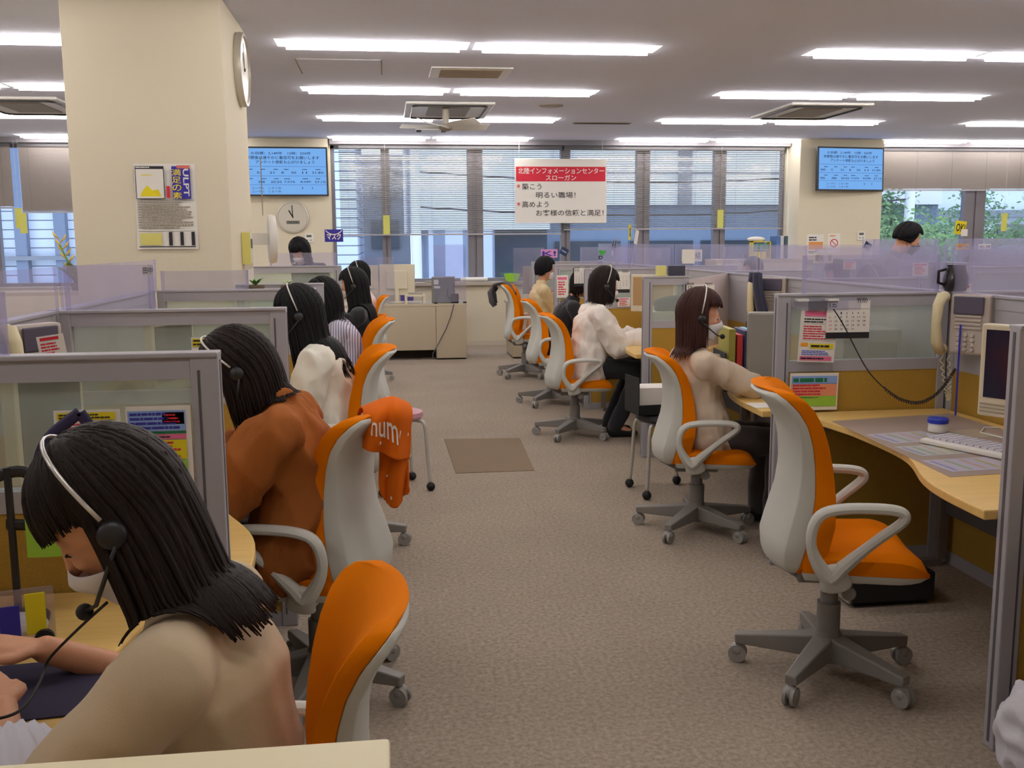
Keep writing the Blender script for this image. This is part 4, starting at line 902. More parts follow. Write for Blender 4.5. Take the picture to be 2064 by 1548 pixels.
# ---------------- sign stands, name plates, tablets on the partitions ----------------
def snap(px,py,Y):
    """nearest partition top along this line of sight"""
    best=None
    for X,a,b_ in((RD+.03,.9,11.7),(R2X+.80,4.5,11.5)):
        if px>800:
            p=atx(px,py,X)
            if a<p.y<b_: best=min([best,(abs(p.y-Y),p)],key=lambda q:q[0]) if best else (abs(p.y-Y),p)
    for yy,x0,x1 in [(y,RX+.02,RD) for y in RY if y!=6.58]+[(6.58,RX,2.06),(11.8,RX,RD)]+[(y,LD,LX) for y in LY]+[(y,RD+.06,RD+.84) for y in(4.25,5.9,7.6,9.3)]+[(y,R2X+.02,R2X+.78) for y in(4.4,6.2,8.0,9.8,11.6)]:
        p=at(px,py,yy)
        if x0<p.x<x1 and (best is None or abs(yy-Y)<best[0]): best=(abs(yy-Y),p)
    return best[1] if best and best[0]<2.5 else at(px,py,Y)
def stand_sign(px,py,Y,w,h,m_,label,txt=None,tm=None,rz=0,tiltx=0,name='sign',cat='sign',roll=0,zfoot=None,bold=.02):
    p0_=at(px,py,Y); p=snap(px,py,Y); k_=p.y/Y; w*=k_; h*=k_; s=thing(name,label,cat,p); s.rotation_euler=(R(tiltx),R(roll),R(rz))
    MB().box(-w/2,w/2,0,.003,-h/2,h/2).build('board',m_,s)
    if txt: text(txt,-w*.42,w*.42,-h*.3,h*.3,tm or m_ink,s,y=-.001,bold=bold)
    if zfoot is not None: MB().cyl((0,.005,-h/2),(0,.005,zfoot-p.z),.005,8).build('stem',m_acry,s)
    return s
s=stand_sign(673,475,8.58,.155,.105,m_navyink,'blue sign with white mask wording above the left partition',zfoot=1.30); text('マスク',-.06,.06,-.035,.02,m_paper,s,y=-.001,bold=.03); MB().tube([(-.07+.14*u/8,-.002,.045-.035*math.sin(PI*u/8)**.7) for u in range(9)],.004,5,flat=.3).build('mask_curve',m_paper,s)
stand_sign(1270,468,8.9,.045,.14,m_yellow,'narrow yellow OK sign above the centre-right desks','OK',m_ink,rz=50,zfoot=1.26)
stand_sign(1283,478,9.0,.05,.13,m_paper,'white card hanging beside the narrow yellow OK sign',rz=40,roll=14,zfoot=1.26)
stand_sign(1936,459,9.7,.12,.14,m_yellow,'large yellow OK sign before the right windows','OK!',m_ink,roll=8,zfoot=1.26); stand_sign(1944,469,9.6,.07,.07,m_paper,'blank white square card in front of the large yellow OK sign',zfoot=1.26)
m_tab=mat('tablet_navy',(34,44,74),.3)
for px,py,Y,l in((1137,507,9.9,'dark tilted reaction tablet on a stand left of the letter D'),(1749,496,9.5,'dark blue tilted tablet on a stand below the right pier')):
    s=stand_sign(px,py,Y,.085,.075,m_tab,l,rz=10,roll=28,name='tablet',cat='tablet',zfoot=1.26); MB().box(-.03,.03,-.001,0,-.008,.008).build('screen_text',mat('pale_blue',(120,140,190),.6),s)
stand_sign(1211,519,8.7,.05,.055,m_acry,'clear plate with a black letter D','D',m_ink,zfoot=1.26,bold=.04); stand_sign(1806,508,8.6,.11,.09,mat('dull_red',(170,70,96),.8),'red plate with a black letter C behind the hazy screens','C',m_ink,zfoot=1.26)
stand_sign(1107,511,11.7,.20,.10,mat('pink_sheet',(214,150,200),.7),'pink sheet standing behind the woman in cream','K!',m_navyink,zfoot=1.26)
stand_sign(1238,492,9.6,.05,.13,m_acry,'clear card stand with faint characters, near the green tray','A R',m_ink,roll=12,zfoot=1.26)
for px,py,Y,w,h,t_,m_,l in((1395,515,6.9,.15,.085,'新　結',m_paper,'white name card on the divider above the binders'),(1388,517,6.85,.09,.10,None,m_paper,'blank white card beside the name card above the binders'),(1660,520,5.6,.12,.062,'宮崎　香',m_paper,'white name plate on the hazy screen above the glazed partition'),(1819,497,8.0,.115,.04,'三崎　恵理子',m_paper,'narrow white name plate beneath the standing man'),(1941,497,8.0,.115,.045,'本田　俊廣',mat('amber_plate',(232,166,50),.7),'orange name plate under the large yellow OK sign'),(1985,497,8.0,.115,.045,'坂庄　美穂',m_paper,'white name plate right of the orange name plate'),(1497,515,7.4,.09,.06,'西　結',m_acry,'faint clear name plate left of the yellow rack')):
    s=stand_sign(px,py,Y,w,h,m_,l,t_,m_ink,name='name_plate',cat='name plate',zfoot=1.26,bold=.005); s['group']='name plates on the partitions'
s=stand_sign(298,545,4.6,.05,.05,m_paper,'small white name plate at the pillar base on the left','田中',m_ink,name='name_plate',cat='name plate',zfoot=1.26)
g=thing('tray','small green plastic tray on the centre-right partition','tray',snap(1214,507,9.3)); MB().lathe([(.022,-.03),(.03,.0),(.038,.012),(.034,.012),(.02,-.024)],14).build('body',mat('green_plastic',(90,200,110),.4),g,smooth=True); MB().cyl((0,0,-.03),(0,0,1.26-g.location.z),.004,8).build('stem',m_acry,g)
# yellow rack and binders before the right end of the centre window
y=thing('file_rack','yellow-framed rack holding green and yellow folders by the right blind','rack',at(1531,521,11.2)); mY=mat('rack_yellow',(224,204,40),.5)
for a_ in((-.11,-.10,-.0,.20),(.10,.11,-.0,.20),(-.11,.11,.19,.20),(-.11,.11,-.005,.005),(-.11,.11,.10,.105)): MB().box(a_[0],a_[1],-.06,.06,a_[2],a_[3]).build('frame_board',mY,y)
MB().box(-.09,.09,-.04,.05,.105,.17).build('folders',mat('green_folder',(60,130,70),.6),y); MB().box(-.09,.06,-.045,.05,.005,.08).build('folders',m_yellow,y)
t=thing('cloth_bundle','white bundle lying on top of the yellow rack','cloth',y.location+V((-.05,0,.2))); MB().ell((0,0,.025),(.11,.06,.03)).build('bundle',m_paper,t,smooth='all')
for i,(dx,c) in enumerate([(0,(70,110,170)),(.05,(196,200,206)),(.10,(60,80,90))]): tag(MB().box(0,.042,-.1,.1,0,.26).build('box_file',mat('file%d'%i,c,.6),loc=y.location+V((.16+dx,0,-.0)),bevel=.003),['blue box file right of the yellow rack','pale grey box file right of the blue one','dark grey box file beside the right pier'][i],'file','box files by the right pier')
sh=thing('low_cabinet','low beige cabinet carrying the yellow rack and files','cabinet',(y.location.x,y.location.y,0)); MB().box(-.6,.5,-.2,.2,.03,y.location.z-.006).build('body',m_tan,sh,bevel=.004); MB().box(-.58,.48,-.205,-.2,.08,y.location.z-.05).build('door',m_beige,sh)
# ---------------- back computer desks ----------------
def pc_monitor(loc,rz,w,h,label,back=m_beige,screen=m_dark,low=.05,foot=None):
    m_=thing('monitor',label,'monitor',loc,R(rz)); MB().box(-w/2,w/2,-.02,.025,-h/2,h/2).build('casing',back,m_,bevel=.006)
    MB().box(-w/2+.02,w/2-.02,-.022,-.019,-h/2+low,h/2-.02).build('display',screen,m_); MB().box(-w*.3,w*.3,.025,.05,-h*.3,h*.3).build('rear_cover',back,m_,bevel=.01)
    fz=-(loc[2]-(foot if foot is not None else .722)); MB().box(-.025,.025,.03,.055,fz+.015,-h*.1).build('neck',back,m_,bevel=.004); MB().lathe([(.11,fz),(.11,fz+.008),(.03,fz+.02)],24,c=(0,.03,0)).build('foot',back,m_,smooth=True)
    return m_
d=thing('computer_desk','beige steel desk with two monitors at the end of the left row','desk',(-.30,12.6,0))
MB().box(-.45,1.32,0,.75,.69,.72).build('worktop',m_tan,d,bevel=.003); MB().box(-.45,.915,.002,.02,.13,.688).build('back_panel',m_tan,d); MB().box(.92,1.31,.0,.72,.02,.689).build('drawer_cabinet',m_tan,d,bevel=.004); MB().box(.925,1.30,.03,.70,.0,.02).build('plinth',m_gap,d)
MB().box(-.45,.92,.3,.32,.0,.13).build('floor_gap_panel',m_gap,d); MB().box(-.45,-.43,.02,.72,0,.69).build('leg',m_tan,d)
pc_monitor((.14,12.95,1.02),172,.46,.40,'beige monitor seen from behind on the far computer desk, right one'); pc_monitor((-.28,13.0,1.02),175,.36,.38,'beige monitor seen from behind on the far computer desk, left one')
v=thing('clear_screen','tall clear acrylic guard at the right end of the far computer desk','screen',(.60,12.62,.72),R(8)); MB().box(0,.42,-.002,.002,.02,.75).build('sheet',m_acry,v); MB().box(.38,.42,-.02,.02,0,.02).build('foot',m_dark,v); MB().box(.0,.04,-.02,.02,0,.02).build('foot',m_dark,v)
v=thing('clear_screen','clear acrylic guard before the left far monitor','screen',(-.32,12.62,.72)); MB().box(0,.42,-.002,.002,.02,.6).build('sheet',m_acry,v); MB().box(.0,.05,-.02,.02,0,.02).build('foot',m_dark,v)
o=thing('equipment_case','grey steel case with paper labels on the far computer desk','computer',(.74,12.95,.721),R(-4)); MB().box(-.15,.15,-.2,.2,0,.33).build('case',mat('case_grey',(120,120,112),.6),o,bevel=.004); MB().box(-.12,-.06,-.202,-.2,.24,.30).build('label',m_paper,o); MB().box(-.12,-.04,-.202,-.2,.19,.22).build('label',m_paper,o)
o=thing('radio_unit','small black radio unit with aerial on the far computer desk','radio',(.87,12.70,.721)); MB().box(-.05,.05,-.03,.03,0,.12).build('body',m_black,o,bevel=.01); MB().tube([(0,0,.12),(-.02,0,.2),(0,0,.27)],.004,6).build('aerial',m_black,o); MB().tube([(-.04,0,.03),(-.10,0,.1),(-.09,0,.18)],.004,6).build('lead',m_black,o)
o=thing('monitor_riser','low beige riser with a device on it on the far computer desk','stand',(.36,12.78,.721)); MB().box(-.13,.13,-.1,.1,.09,.115).build('top',m_beige,o,bevel=.003); MB().box(-.13,-.10,-.1,.1,0,.09).build('leg',m_beige,o); MB().box(.10,.13,-.1,.1,0,.09).build('leg',m_beige,o); MB().box(-.08,.1,-.08,.06,.116,.135).build('device',m_grille,o)
o=thing('purple_bin','purple plastic bin on the floor of the far window side','bin',(.28,13.9,0)); MB().box(-.09,.09,-.09,.09,0,1.03).build('body',mat('purple_plastic',(96,84,160),.5),o,bevel=.01)
tag(MB().tube([at(770+u*-6,612+(u/9)**1.5*45,12.59)+V((0,-.004,0)) for u in range(10)],.006,6).build('power_lead',m_greyd),'grey lead curving down the far desk front on the left','cable')
tag(MB().tube([at(915,613,12.59),at(908,640,12.585),at(898,665,12.59),at(885,690,12.59),at(873,712,12.585),at(872,722,12.58)],.006,6).build('power_lead',m_greyd),'grey lead hanging diagonally down the far desk front','cable')
d=thing('side_cabinet_desk','beige steel desk end at the far right of the aisle','desk',(1.60,12.55,0)); MB().box(0,.9,0,.72,.02,.69).build('cabinet',m_tan,d,bevel=.004); MB().box(-.02,.95,-.02,.75,.69,.72).build('worktop',m_tan,d,bevel=.003); MB().box(.02,.88,.02,.7,0,.02).build('plinth',m_gap,d)
pc_monitor((1.98,12.85,1.00),170,.40,.36,'grey monitor seen from behind, left of the woman in cream',back=mat('case_grey2',(150,144,134),.6))
v=thing('clear_screen','tall clear acrylic guard on the far right desk by the aisle','screen',(1.62,12.6,.722),R(-10)); MB().box(0,.4,-.002,.002,.02,.7).build('sheet',m_acry,v); MB().box(.0,.05,-.02,.02,0,.02).build('foot',m_dark,v)
g=thing('basket','lime-green plastic basket on the window sill','basket',at(1032,560,14.1)); MB().lathe([(.08,-.05),(.12,.06),(.125,.06),(.115,.05),(.075,-.045)],4).build('body',mat('lime_plastic',(160,220,60),.4),g)
o=thing('remote_pack','white wrapped bundle on the window sill','bundle',(1.26,14.24,.935)); MB().ecap((-.17,0,.03),(.17,0,.03),.04,.03,.04,.03).build('bundle',m_paper,o,smooth='all')
o=thing('sill_tray','flat grey tray on the window sill','tray',(.75,14.24,.931)); MB().box(-.2,.2,-.04,.04,0,.02).build('tray',m_grille,o,bevel=.004)
# ---------------- notices ----------------
def notice(loc,rz,w,h,label,bands,n=10,seed=1,frame=m_paper,tilt=0,name='notice'):
    t=thing(name,label,'notice',loc,R(rz)); t.rotation_euler=(0,R(tilt),R(rz)); sheet(w,h,frame,t,'paper')
    for x0,x1,z0,z1,m_,nl,ink in bands:
        rect((x0-.5)*w,(x1-.5)*w,(z0-.5)*h,(z1-.5)*h,m_,t,y=-.0018)
        if nl: lines((x0-.5+.03)*w,(x1-.5-.03)*w,(z0-.5+.01)*h,(z1-.5-.01)*h,nl,ink,t,y=-.0026,seed=seed+int(z0*50))
    return t
m_sky=mat('sky_ink',(140,170,226),.8); m_salmon=mat('salmon_ink2',(232,150,110),.8); m_lime=mat('lime_ink',(150,196,60),.8); m_pyel=mat('pale_yellow2',(232,224,120),.8); m_blueink=mat('blue_ink',(60,80,190),.8); m_darkg=mat('dark_green',(20,110,70),.8); m_orink=mat('orange_flash',(246,160,30),.8)
def on_panel(px0,py0,px1,py1,Y): a=at(px0,py0,Y); b=at(px1,py1,Y); return ((a+b)/2, b.x-a.x, a.z-b.z)
c,w,h=on_panel(107,828,252,990,2.25); notice(c,0,w,h,'notice with yellow heading on the nearest left partition, behind the head',[(.05,.93,.88,.97,m_yellow,2,m_ink),(.05,.93,.76,.86,m_paper,2,m_red),(.05,.93,.30,.74,m_paper,8,m_blueink),(.05,.93,.04,.26,m_pyel,4,m_ink)],seed=3)
c,w,h=on_panel(252,820,393,1000,2.248); n2=notice(c,0,w,h,'colourful notice with blue heading on the nearest left partition',[(.03,.92,.73,.95,m_sky,4,m_navyink),(.56,.90,.80,.93,m_orink,3,m_red),(.03,.92,.70,.725,m_darkg,0,None),(.03,.92,.64,.69,m_pink,1,m_ink),(.03,.92,.42,.63,m_yellow,5,m_red),(.03,.92,.14,.41,m_lime,5,m_blueink),(.03,.92,.05,.14,m_yellow,1,m_ink)],seed=9)
c,w,h=on_panel(385,682,442,706,3.79); notice(c-V((0,0,.03)),0,w,h*2.4,'notice with yellow strip on the second left partition',[(.04,.96,.70,.96,m_yellow,2,m_ink),(.04,.96,.05,.6,m_paper,4,m_ink)],seed=5)
c,w,h=on_panel(75,678,133,716,2.9); notice(c,0,w,h*1.1,'small tilted white card with red print behind the nearest left partition',[(.12,.82,.78,.92,m_red,0,None),(.08,.9,.1,.7,m_paper,4,m_red)],seed=6,tilt=-8)
c,w,h=on_panel(1612,626,1684,729,4.2); notice(c,3,w,h,'pink-bordered notice with hearts on the glazed right partition',[(.10,.95,.88,.98,m_pink,0,None),(.06,.94,.74,.86,m_paper,2,m_ink),(.06,.9,.42,.72,m_paper,6,m_red),(.30,.95,.26,.36,m_yellow,1,m_ink),(.06,.25,.30,.37,m_orink,0,None),(.06,.94,.12,.24,m_paper,3,m_blueink),(.05,.92,.03,.11,m_pink,1,m_ink)],seed=11,tilt=3)
c,w,h=on_panel(1592,753,1688,825,4.2); notice(c,2,w,h,'landscape notice with sky, orange text and grass on the ochre panel',[(.03,.97,.70,.92,m_sky,1,m_darkg),(.03,.97,.38,.72,m_salmon,4,m_red),(.03,.97,.10,.38,m_lime,0,None),(.15,.6,.32,.36,m_greenink,1,m_darkg)],seed=13,tilt=1)
for px0,py0,px1,py1,Y,l in((1122,555,1145,600,8.57,'white notice with red hearts on the partition left of the black-haired woman'),(1930,572,1955,615,6.1,'pinkish notice on the second right island partition'),(1840,530,1870,556,6.9,'small pink notice behind the hazy screens, below the man'),(1700,527,1725,543,7.9,'small pale pink notice behind the hazy screen'),(1245,600,1270,618,7.9,'white sheet with a red line by the woman in the white blouse')):
    q_=snap((px0+px1)/2,(py0+py1)/2,Y).y-.035; c,w,h=on_panel(px0,py0,px1,py1,q_); notice(c,0,w,h,l,[(.08,.9,.80,.92,m_pink,0,None),(.1,.9,.1,.75,m_paper,6,m_red)],seed=int(px0))
# ---------------- calendars ----------------
def calendar(loc,rz,label,w=.20,h=.17,s=1):
    c=thing('desk_calendar',label,'calendar',loc,R(rz)); MB().box(-w/2,w/2,0,.004,-h,.0).build('page',m_paper,c); MB().box(-w/2,w/2,-.0005,.0045,-h,-h+.028).build('base_strip',m_dark,c); MB().box(-w/2-.008,-w/2+.012,.0045,.03,-.045,.0).build('stand',m_dark,c)
    for i in range(5):
        for x in(-w/2+.006+i*.010,w/2-.058+i*.010): MB().tube([(x,.002+.009*math.cos(R(a)),.002+.009*math.sin(R(a))) for a in range(-160,200,40)],.0014,5,closed=True).build('ring',m_black,c)
    text('5',-w/2+.008,-w/2+.018,-.03,-.012,m_ink,c,y=-.001,bold=.02); lines(-w/2+.024,-w/2+.05,-.03,-.012,2,m_ink,c,y=-.001); rect(-w/2,w/2,-.037,-.0355,m_grille,c)
    for r_ in range(5):
        for k_ in range(7):
            n_=r_*7+k_-1
            if 0<n_<32: text(str(n_),-w/2+.012+k_*.026,-w/2+.012+k_*.026+(.012 if n_>9 else .006),-.060-r_*.018,-.051-r_*.018,m_red if k_==0 else m_ink,c,y=-.001,name='date')
    return c
calendar(at(1711,606,4.19),-3,'spiral desk calendar showing 5 on the glazed right partition'); calendar(at(1412,573,6.53),-8,'spiral desk calendar showing 5 behind the woman in the beige top',w=.19)
calendar(at(1245,548,7.9),-5,'spiral desk calendar behind the woman in the white blouse'); calendar(at(1175,540,8.9),-4,'spiral desk calendar beyond the black-haired woman',w=.16)
# ---------------- telephones ----------------
def phone(loc,rz,label):
    p=thing('telephone',label,'telephone',loc,R(rz)); m_k=mat('phone_key',(196,186,176),.5); m_cream=mat('phone_cream',(222,210,168),.45)
    MB().box(-.055,.125,-.055,-.0,-.13,.13).build('base',mat('phone_base',(188,176,166),.5),p,bevel=.01); MB().box(-.035,.10,-.066,-.056,.045,.122).build('display',mat('phone_lcd',(84,80,96),.3),p,bevel=.004)
    for r_ in range(4): MB().box(-.028,.092,-.062,-.055,.032-r_*.017,.042-r_*.017).build('key_row',m_k,p,bevel=.002)
    for r_ in range(4):
        for c_ in range(3): MB().lathe([(.010,.054),(.010,.062),(.007,.064)],10,c=(-.01+c_*.032,0,-.045-r_*.021),ax='y').build('key',m_k,p)
    hs=MB(); hp_=[(-.088,-.062,-.125),(-.092,-.088,-.08),(-.092,-.098,0),(-.092,-.088,.08),(-.088,-.062,.125)]; hs.tube(hp_,[.022,.021,.018,.021,.022],12,flat=1.2)
    hs.ell((-.088,-.052,-.115),(.026,.026,.026)); hs.ell((-.088,-.052,.115),(.026,.026,.026)); h_=hs.build('handset',m_cream,p,smooth='all')
    pts=[]
    for i in range(150):
        t_=i/149; a=t_*2*PI*22; x=-.088+.03*math.sin(PI*t_)+.035*t_; z=-.14-.20*math.sin(PI*t_)**.8; pts.append((x+.007*math.cos(a),-.05+.007*math.sin(a),z))
    MB().tube(pts,.0022,5).build('coiled_cord',m_cream,p)
    return p
ph=phone((RD-.03,4.02,1.13),-90,'cream wall telephone hung on the divider above the bare right desk'); ph.rotation_euler=(0,0,R(-62))
dup(ph,(RD-.07,6.2,1.13),R(-40),'cream telephone on the divider behind the upright binders'); dup(ph,(LD+.03,3.3,1.12),R(60),'cream telephone seen through the second left partition glass'); dup(ph,(R2X+.7,6.6,1.15),R(-60),'cream telephone on the second right island behind hazy screens')
# ---------------- bare right desk ----------------
dm=thing('desk_mat','clear desk mat with coloured sheets beneath it','desk mat',(0,0,.7205)); z=0
MB().prism([(1.90,3.98),(2.50,4.08),(2.50,3.02),(1.83,2.96),(1.86,3.35)],.0,.0008).build('underlay',mat('mat_grey',(182,160,146),.6),dm)
for i,(x,y,w,h,a,c) in enumerate([(2.04,3.60,.26,.19,8,(204,200,214)),(2.30,3.62,.22,.16,8,(196,180,160)),(2.00,3.36,.20,.17,6,(204,208,206)),(2.22,3.38,.20,.17,6,(190,206,196)),(2.00,3.12,.26,.18,4,(206,200,220)),(2.27,3.14,.2,.18,4,(214,208,190))]):
    s_=MB().box(-w/2,w/2,-h/2,h/2,.001,.0016).build('printed_sheet',mat('sheet%d'%i,c,.5),dm); s_.location=(x,y,0); s_.rotation_euler=(0,0,R(a)); 
    for k_,mm_ in enumerate([m_blueink,m_greenink,m_salmon,m_grille,m_red,m_yellow][i%3:i%3+4]):
        q=MB().box(-w*.42+k_*w*.22,-w*.42+k_*w*.22+w*.06,-h*.4,h*.4,.0017,.0019).build('coloured_column',mat('wash%d'%k_,[(150,150,206),(160,186,150),(214,176,160),(200,190,120)][k_],.5),s_)
MB().prism([(1.90,3.98),(2.50,4.08),(2.50,3.02),(1.83,2.96),(1.86,3.35)],.0022,.003).build('clear_cover',m_clear,dm)
kb=thing('keyboard','off-white keyboard lying on the bare right desk','keyboard',(2.18,3.30,.724),R(-68)); MB().prism([(-.225,-.085),(.225,-.085),(.225,.08),(-.225,.08)],0,.018).build('case',m_white,kb,bevel=.005)
for r_ in range(5):
    for c_ in range(15): MB().box(-.212+c_*.0283,-.189+c_*.0283,-.055+r_*.0255,-.034+r_*.0255,.018,.026).build('key',mat('key_lilac',(206,202,214),.5),kb)
tag(MB().tube([(2.30,3.38,.726),(2.38,3.5,.726),(2.36,3.62,.726),(2.44,3.72,.726),(2.5,3.7,.726)],.003,6).build('keyboard_cable',m_white),'thin white cable from the keyboard across the desk mat','cable')
cu_=thing('sponge_cup','small round white pot with blue lid on the right desk','pot',(2.21,3.68,.724)); MB().lathe([(.036,0),(.038,.004),(.036,.036),(.034,.04)],24).build('pot',m_white,cu_,smooth=True); MB().lathe([(.040,.036),(.041,.052),(.038,.056),(.012,.056),(.010,.050)],24).build('lid',mat('lid_blue',(30,50,170),.4),cu_,smooth=True)
mo=pc_monitor((2.26,3.24,1.02),-62,.30,.34,'dark upright monitor with cream frame at the right picture edge',screen=mat('screen_off',(20,24,48),.15),low=.07)
for k_ in range(3): MB().box(-.14,.14,-.0225,-.0205,-.155+k_*.014,-.150+k_*.014).build('speaker_slot',m_grille,mo)
st=thing('strap','blue lanyard strap hanging from the right telephone','strap',(2.47,3.98,.73)); MB().box(-.004,.004,-.0015,.0015,0,.40).build('ribbon',mat('strap_blue',(60,60,190),.6),st)
pc=thing('computer_tower','dark computer case with pale front lying under the bare right desk','computer',(1.86,3.80,0)); MB().box(0,.36,-.15,.15,.02,.14).build('case',m_dark,pc,bevel=.006); MB().box(-.015,0,-.15,.15,.02,.14).build('front_bezel',m_grille,pc,bevel=.004); MB().box(.02,.34,-.13,.13,0,.02).build('foot',m_black,pc)
coil=[]; 
base=[at(1680,623,4.15),at(1700,655,4.12),at(1745,740,4.10),at(1782,782,4.05),at(1815,805,4.0),at(1850,812,3.95),at(1880,800,3.9),at(1905,775,3.9),at(1925,745,3.95)]
def spl(P,n):
    out=[]
    for i in range(len(P)-1):
        p0,p1,p2,p3=P[max(i-1,0)],P[i],P[i+1],P[min(i+2,len(P)-1)]
        for k in range(n): t=k/n; out.append(.5*((2*p1)+(p2-p0)*t+(2*p0-5*p1+4*p2-p3)*t*t+(3*p1-p0-3*p2+p3)*t**3))
    return out+[P[-1]]
pts=spl(base,40)
hc=thing('headset_cable','black cable with a coiled lower part hanging across the right partition','cable',(0,0,0))
MB().tube(pts[:125],.0028,6).build('straight_lead',m_black,hc); MB().tube([p+V((0,.006*math.cos(i*1.15),.006*math.sin(i*1.15))) for i,p in enumerate(pts[120:])],.0035,5).build('coiled_lead',mat('cord_brown',(50,36,24),.6),hc)
cp=thing('clear_pocket','clear acrylic pocket hooked over the glazed right partition','holder',at(1668,612,4.19)); MB().box(-.155,.16,-.003,0,-.03,.02).build('sheet',m_acry,cp); MB().box(-.14,-.09,-.008,.03,.012,.022).build('hook',m_white,cp); MB().box(.0,.05,-.008,.03,.012,.022).build('hook',m_white,cp); MB().box(-.09,-.0,-.002,.0,-.03,.012).build('grey_tab',m_greyd,cp)
# behind the glass: white box with black socket
o=thing('printer_box','pale grey equipment box seen through the glazed right partition','box',(2.30,4.62,.722)); MB().box(-.10,.20,-.1,.15,0,.34).build('case',mat('pale_case',(176,172,176),.5),o,bevel=.006); MB().box(.03,.18,-.102,-.1,.03,.28).build('panel',m_grille,o); MB().box(.07,.11,-.106,-.1,.16,.20).build('socket',m_dark,o)
# ---------------- second right station ----------------
for i,(dx,w_,h_,c_,l) in enumerate([(0,.035,.31,(168,160,70),'olive binder, leftmost of the upright files'),(.045,.03,.28,(200,60,60),'red-marked binder among the upright files'),(.085,.022,.30,(60,70,110),'dark blue folder among the upright files'),(.115,.03,.30,(150,190,226),'light blue binder among the upright files')]):
    o=MB().box(0,w_,-.12,.12,0,h_).build('binder',mat('binder%d'%i,c_,.55),loc=(at(1457,740,5.0).x+dx,5.0,.735),bevel=.003); o.rotation_euler=(0,0,R(-6)); tag(o,l,'binder','upright binders on the second right desk')
o=thing('magazine_holder','black open file holder around the upright binders','file holder',(at(1457,740,5.0).x-.01,5.0,.722),R(-6)); MB().box(-.012,-.006,-.14,.14,0,.2).build('left_side',m_black,o); MB().box(.158,.172,-.14,.14,0,.345).build('right_side',m_black,o,bevel=.01); MB().box(-.012,.17,-.14,.14,0,.008).build('base',m_black,o)
o=thing('monitor','grey monitor casing seen edge-on beside the upright binders','monitor',(at(1540,740,4.75).x,4.75,.72),R(-12)); MB().box(-.085,.12,-.02,.05,.06,.42).build('casing',mat('monitor_grey',(140,136,130),.5),o,bevel=.012); MB().box(-.03,.03,.0,.03,.01,.08).build('neck',m_greyd,o); MB().box(-.1,.1,-.08,.1,0,.012).build('foot',m_greyd,o,bevel=.004)
tag(MB().box(-.1,.1,-.07,.07,0,.003).build('loose_papers',m_paper,loc=(1.80,4.42,.7205)),'white papers on the desk edge before the woman in the beige top','papers')
bg=thing('cloth_bag','navy cloth hanging on the divider behind the binders','bag',(RD-.12,6.15,.93)); MB().grid(lambda u,v:(-.06*math.sin(PI*v*.6)+.015*math.sin(u*14),(u-.5)*(.34-.2*v**1.5),.36*v),16,12,.02).build('cloth',m_navy,bg,smooth='all')
bd=thing('cardboard_panel','pale upright board with slanted top edge beyond the binders','board',(0,0,0)); MB().add([tuple(at(1378,566,6.62)),tuple(at(1478,548,7.3)),tuple(at(1478,548,7.3)*V((1,1,0)).length*0+V((at(1478,548,7.3).x,7.3,.74))),(at(1378,566,6.62).x,6.5,.74)],[(0,1,2,3)]).build('sheet',mat('board_beige',(226,212,206),.8),bd).modifiers.new('s','SOLIDIFY').thickness=.012
# third station things
pc_monitor((2.14,7.75,1.08),-35,.38,.30,'cream monitor with blank orange-toned frame above the white-bloused woman',screen=mat('frame_brown',(176,140,96),.6))
pc_monitor((2.16,10.6,1.10),-20,.30,.26,'small dark monitor in front of the woman in cream',screen=m_dark)
o=thing('storage_box','white open box on the desk before the white-bloused woman','box',(2.16,7.35,.722),R(5)); MB().box(-.16,.2,-.1,.1,0,.24).build('body',m_paper,o,bevel=.004)
for i,(px,py,Y,w_,c_,l) in enumerate([(1303,552,7.0,.06,(222,214,130),'small yellow box on top of the third right partition'),(1325,552,7.1,.11,(56,56,70),'dark box right of the yellow box on the third right partition')]):
    q=at(px,py,Y); tag(MB().box(-w_/2,w_/2,-.03,.03,0,.07).build('small_box',mat('sbox%d'%i,c_,.5),loc=(q.x,6.62+i*.0,PH),bevel=.003),l,'box')
o=thing('cloth_bag','navy bag lying behind the short glazed partition','bag',(2.05,6.85,.722)); MB().ell((0,0,.33),(.16,.08,.06)).ecap((-.12,0,.3),(.1,0,.3),.05,.03,.05,.03).build('bag',m_navy,o,smooth='all'); MB().box(-.2,.16,-.1,.1,0,.28).build('box_below',m_paper,o,bevel=.004)
# stools
def stool(loc,rz,label,seatm,basket=False):
    s=thing('rolling_stool',label,'stool',loc,R(rz)); MB().lathe([(.0001,.44),(.15,.44),(.165,.455),(.16,.48),(.12,.49),(.0001,.49)],28).build('seat',seatm,s,smooth=True)
    for k in range(4):
        a=R(45+90*k); u=V((math.cos(a),math.sin(a),0)); MB().tube(spl([u*.05+V((0,0,.43)),u*.14+V((0,0,.43)),u*.185+V((0,0,.40)),u*.20+V((0,0,.2)),u*.215+V((0,0,.05))],6),.011,10).build('leg',mat('stool_tube',(206,202,194),.35,metal=.3),s,smooth='all')
        MB().ell(u*.218+V((0,0,.027)),(.027,.027,.027)).build('castor',m_black,s,smooth='all')
    return s
stool((.04,5.95,0),20,'low stool with pink seat and wheeled legs in the left row',mat('seat_pink',(190,140,150),.6)); stool((1.62,5.62,0),5,'white-legged rolling stool behind the beige-topped woman\'s chair',m_dark)
o=thing('wire_basket','black wire basket of papers standing on the rolling stool','basket',(1.56,5.62,.492),R(8)); 
for a_ in((-.14,-.136,-.11,.11,0,.22),(.136,.14,-.11,.11,0,.22),(-.14,.14,-.11,-.106,0,.06),(-.14,.14,.106,.11,0,.06),(-.14,.14,-.11,.11,0,.006)): MB().box(*a_).build('side',m_black,o)
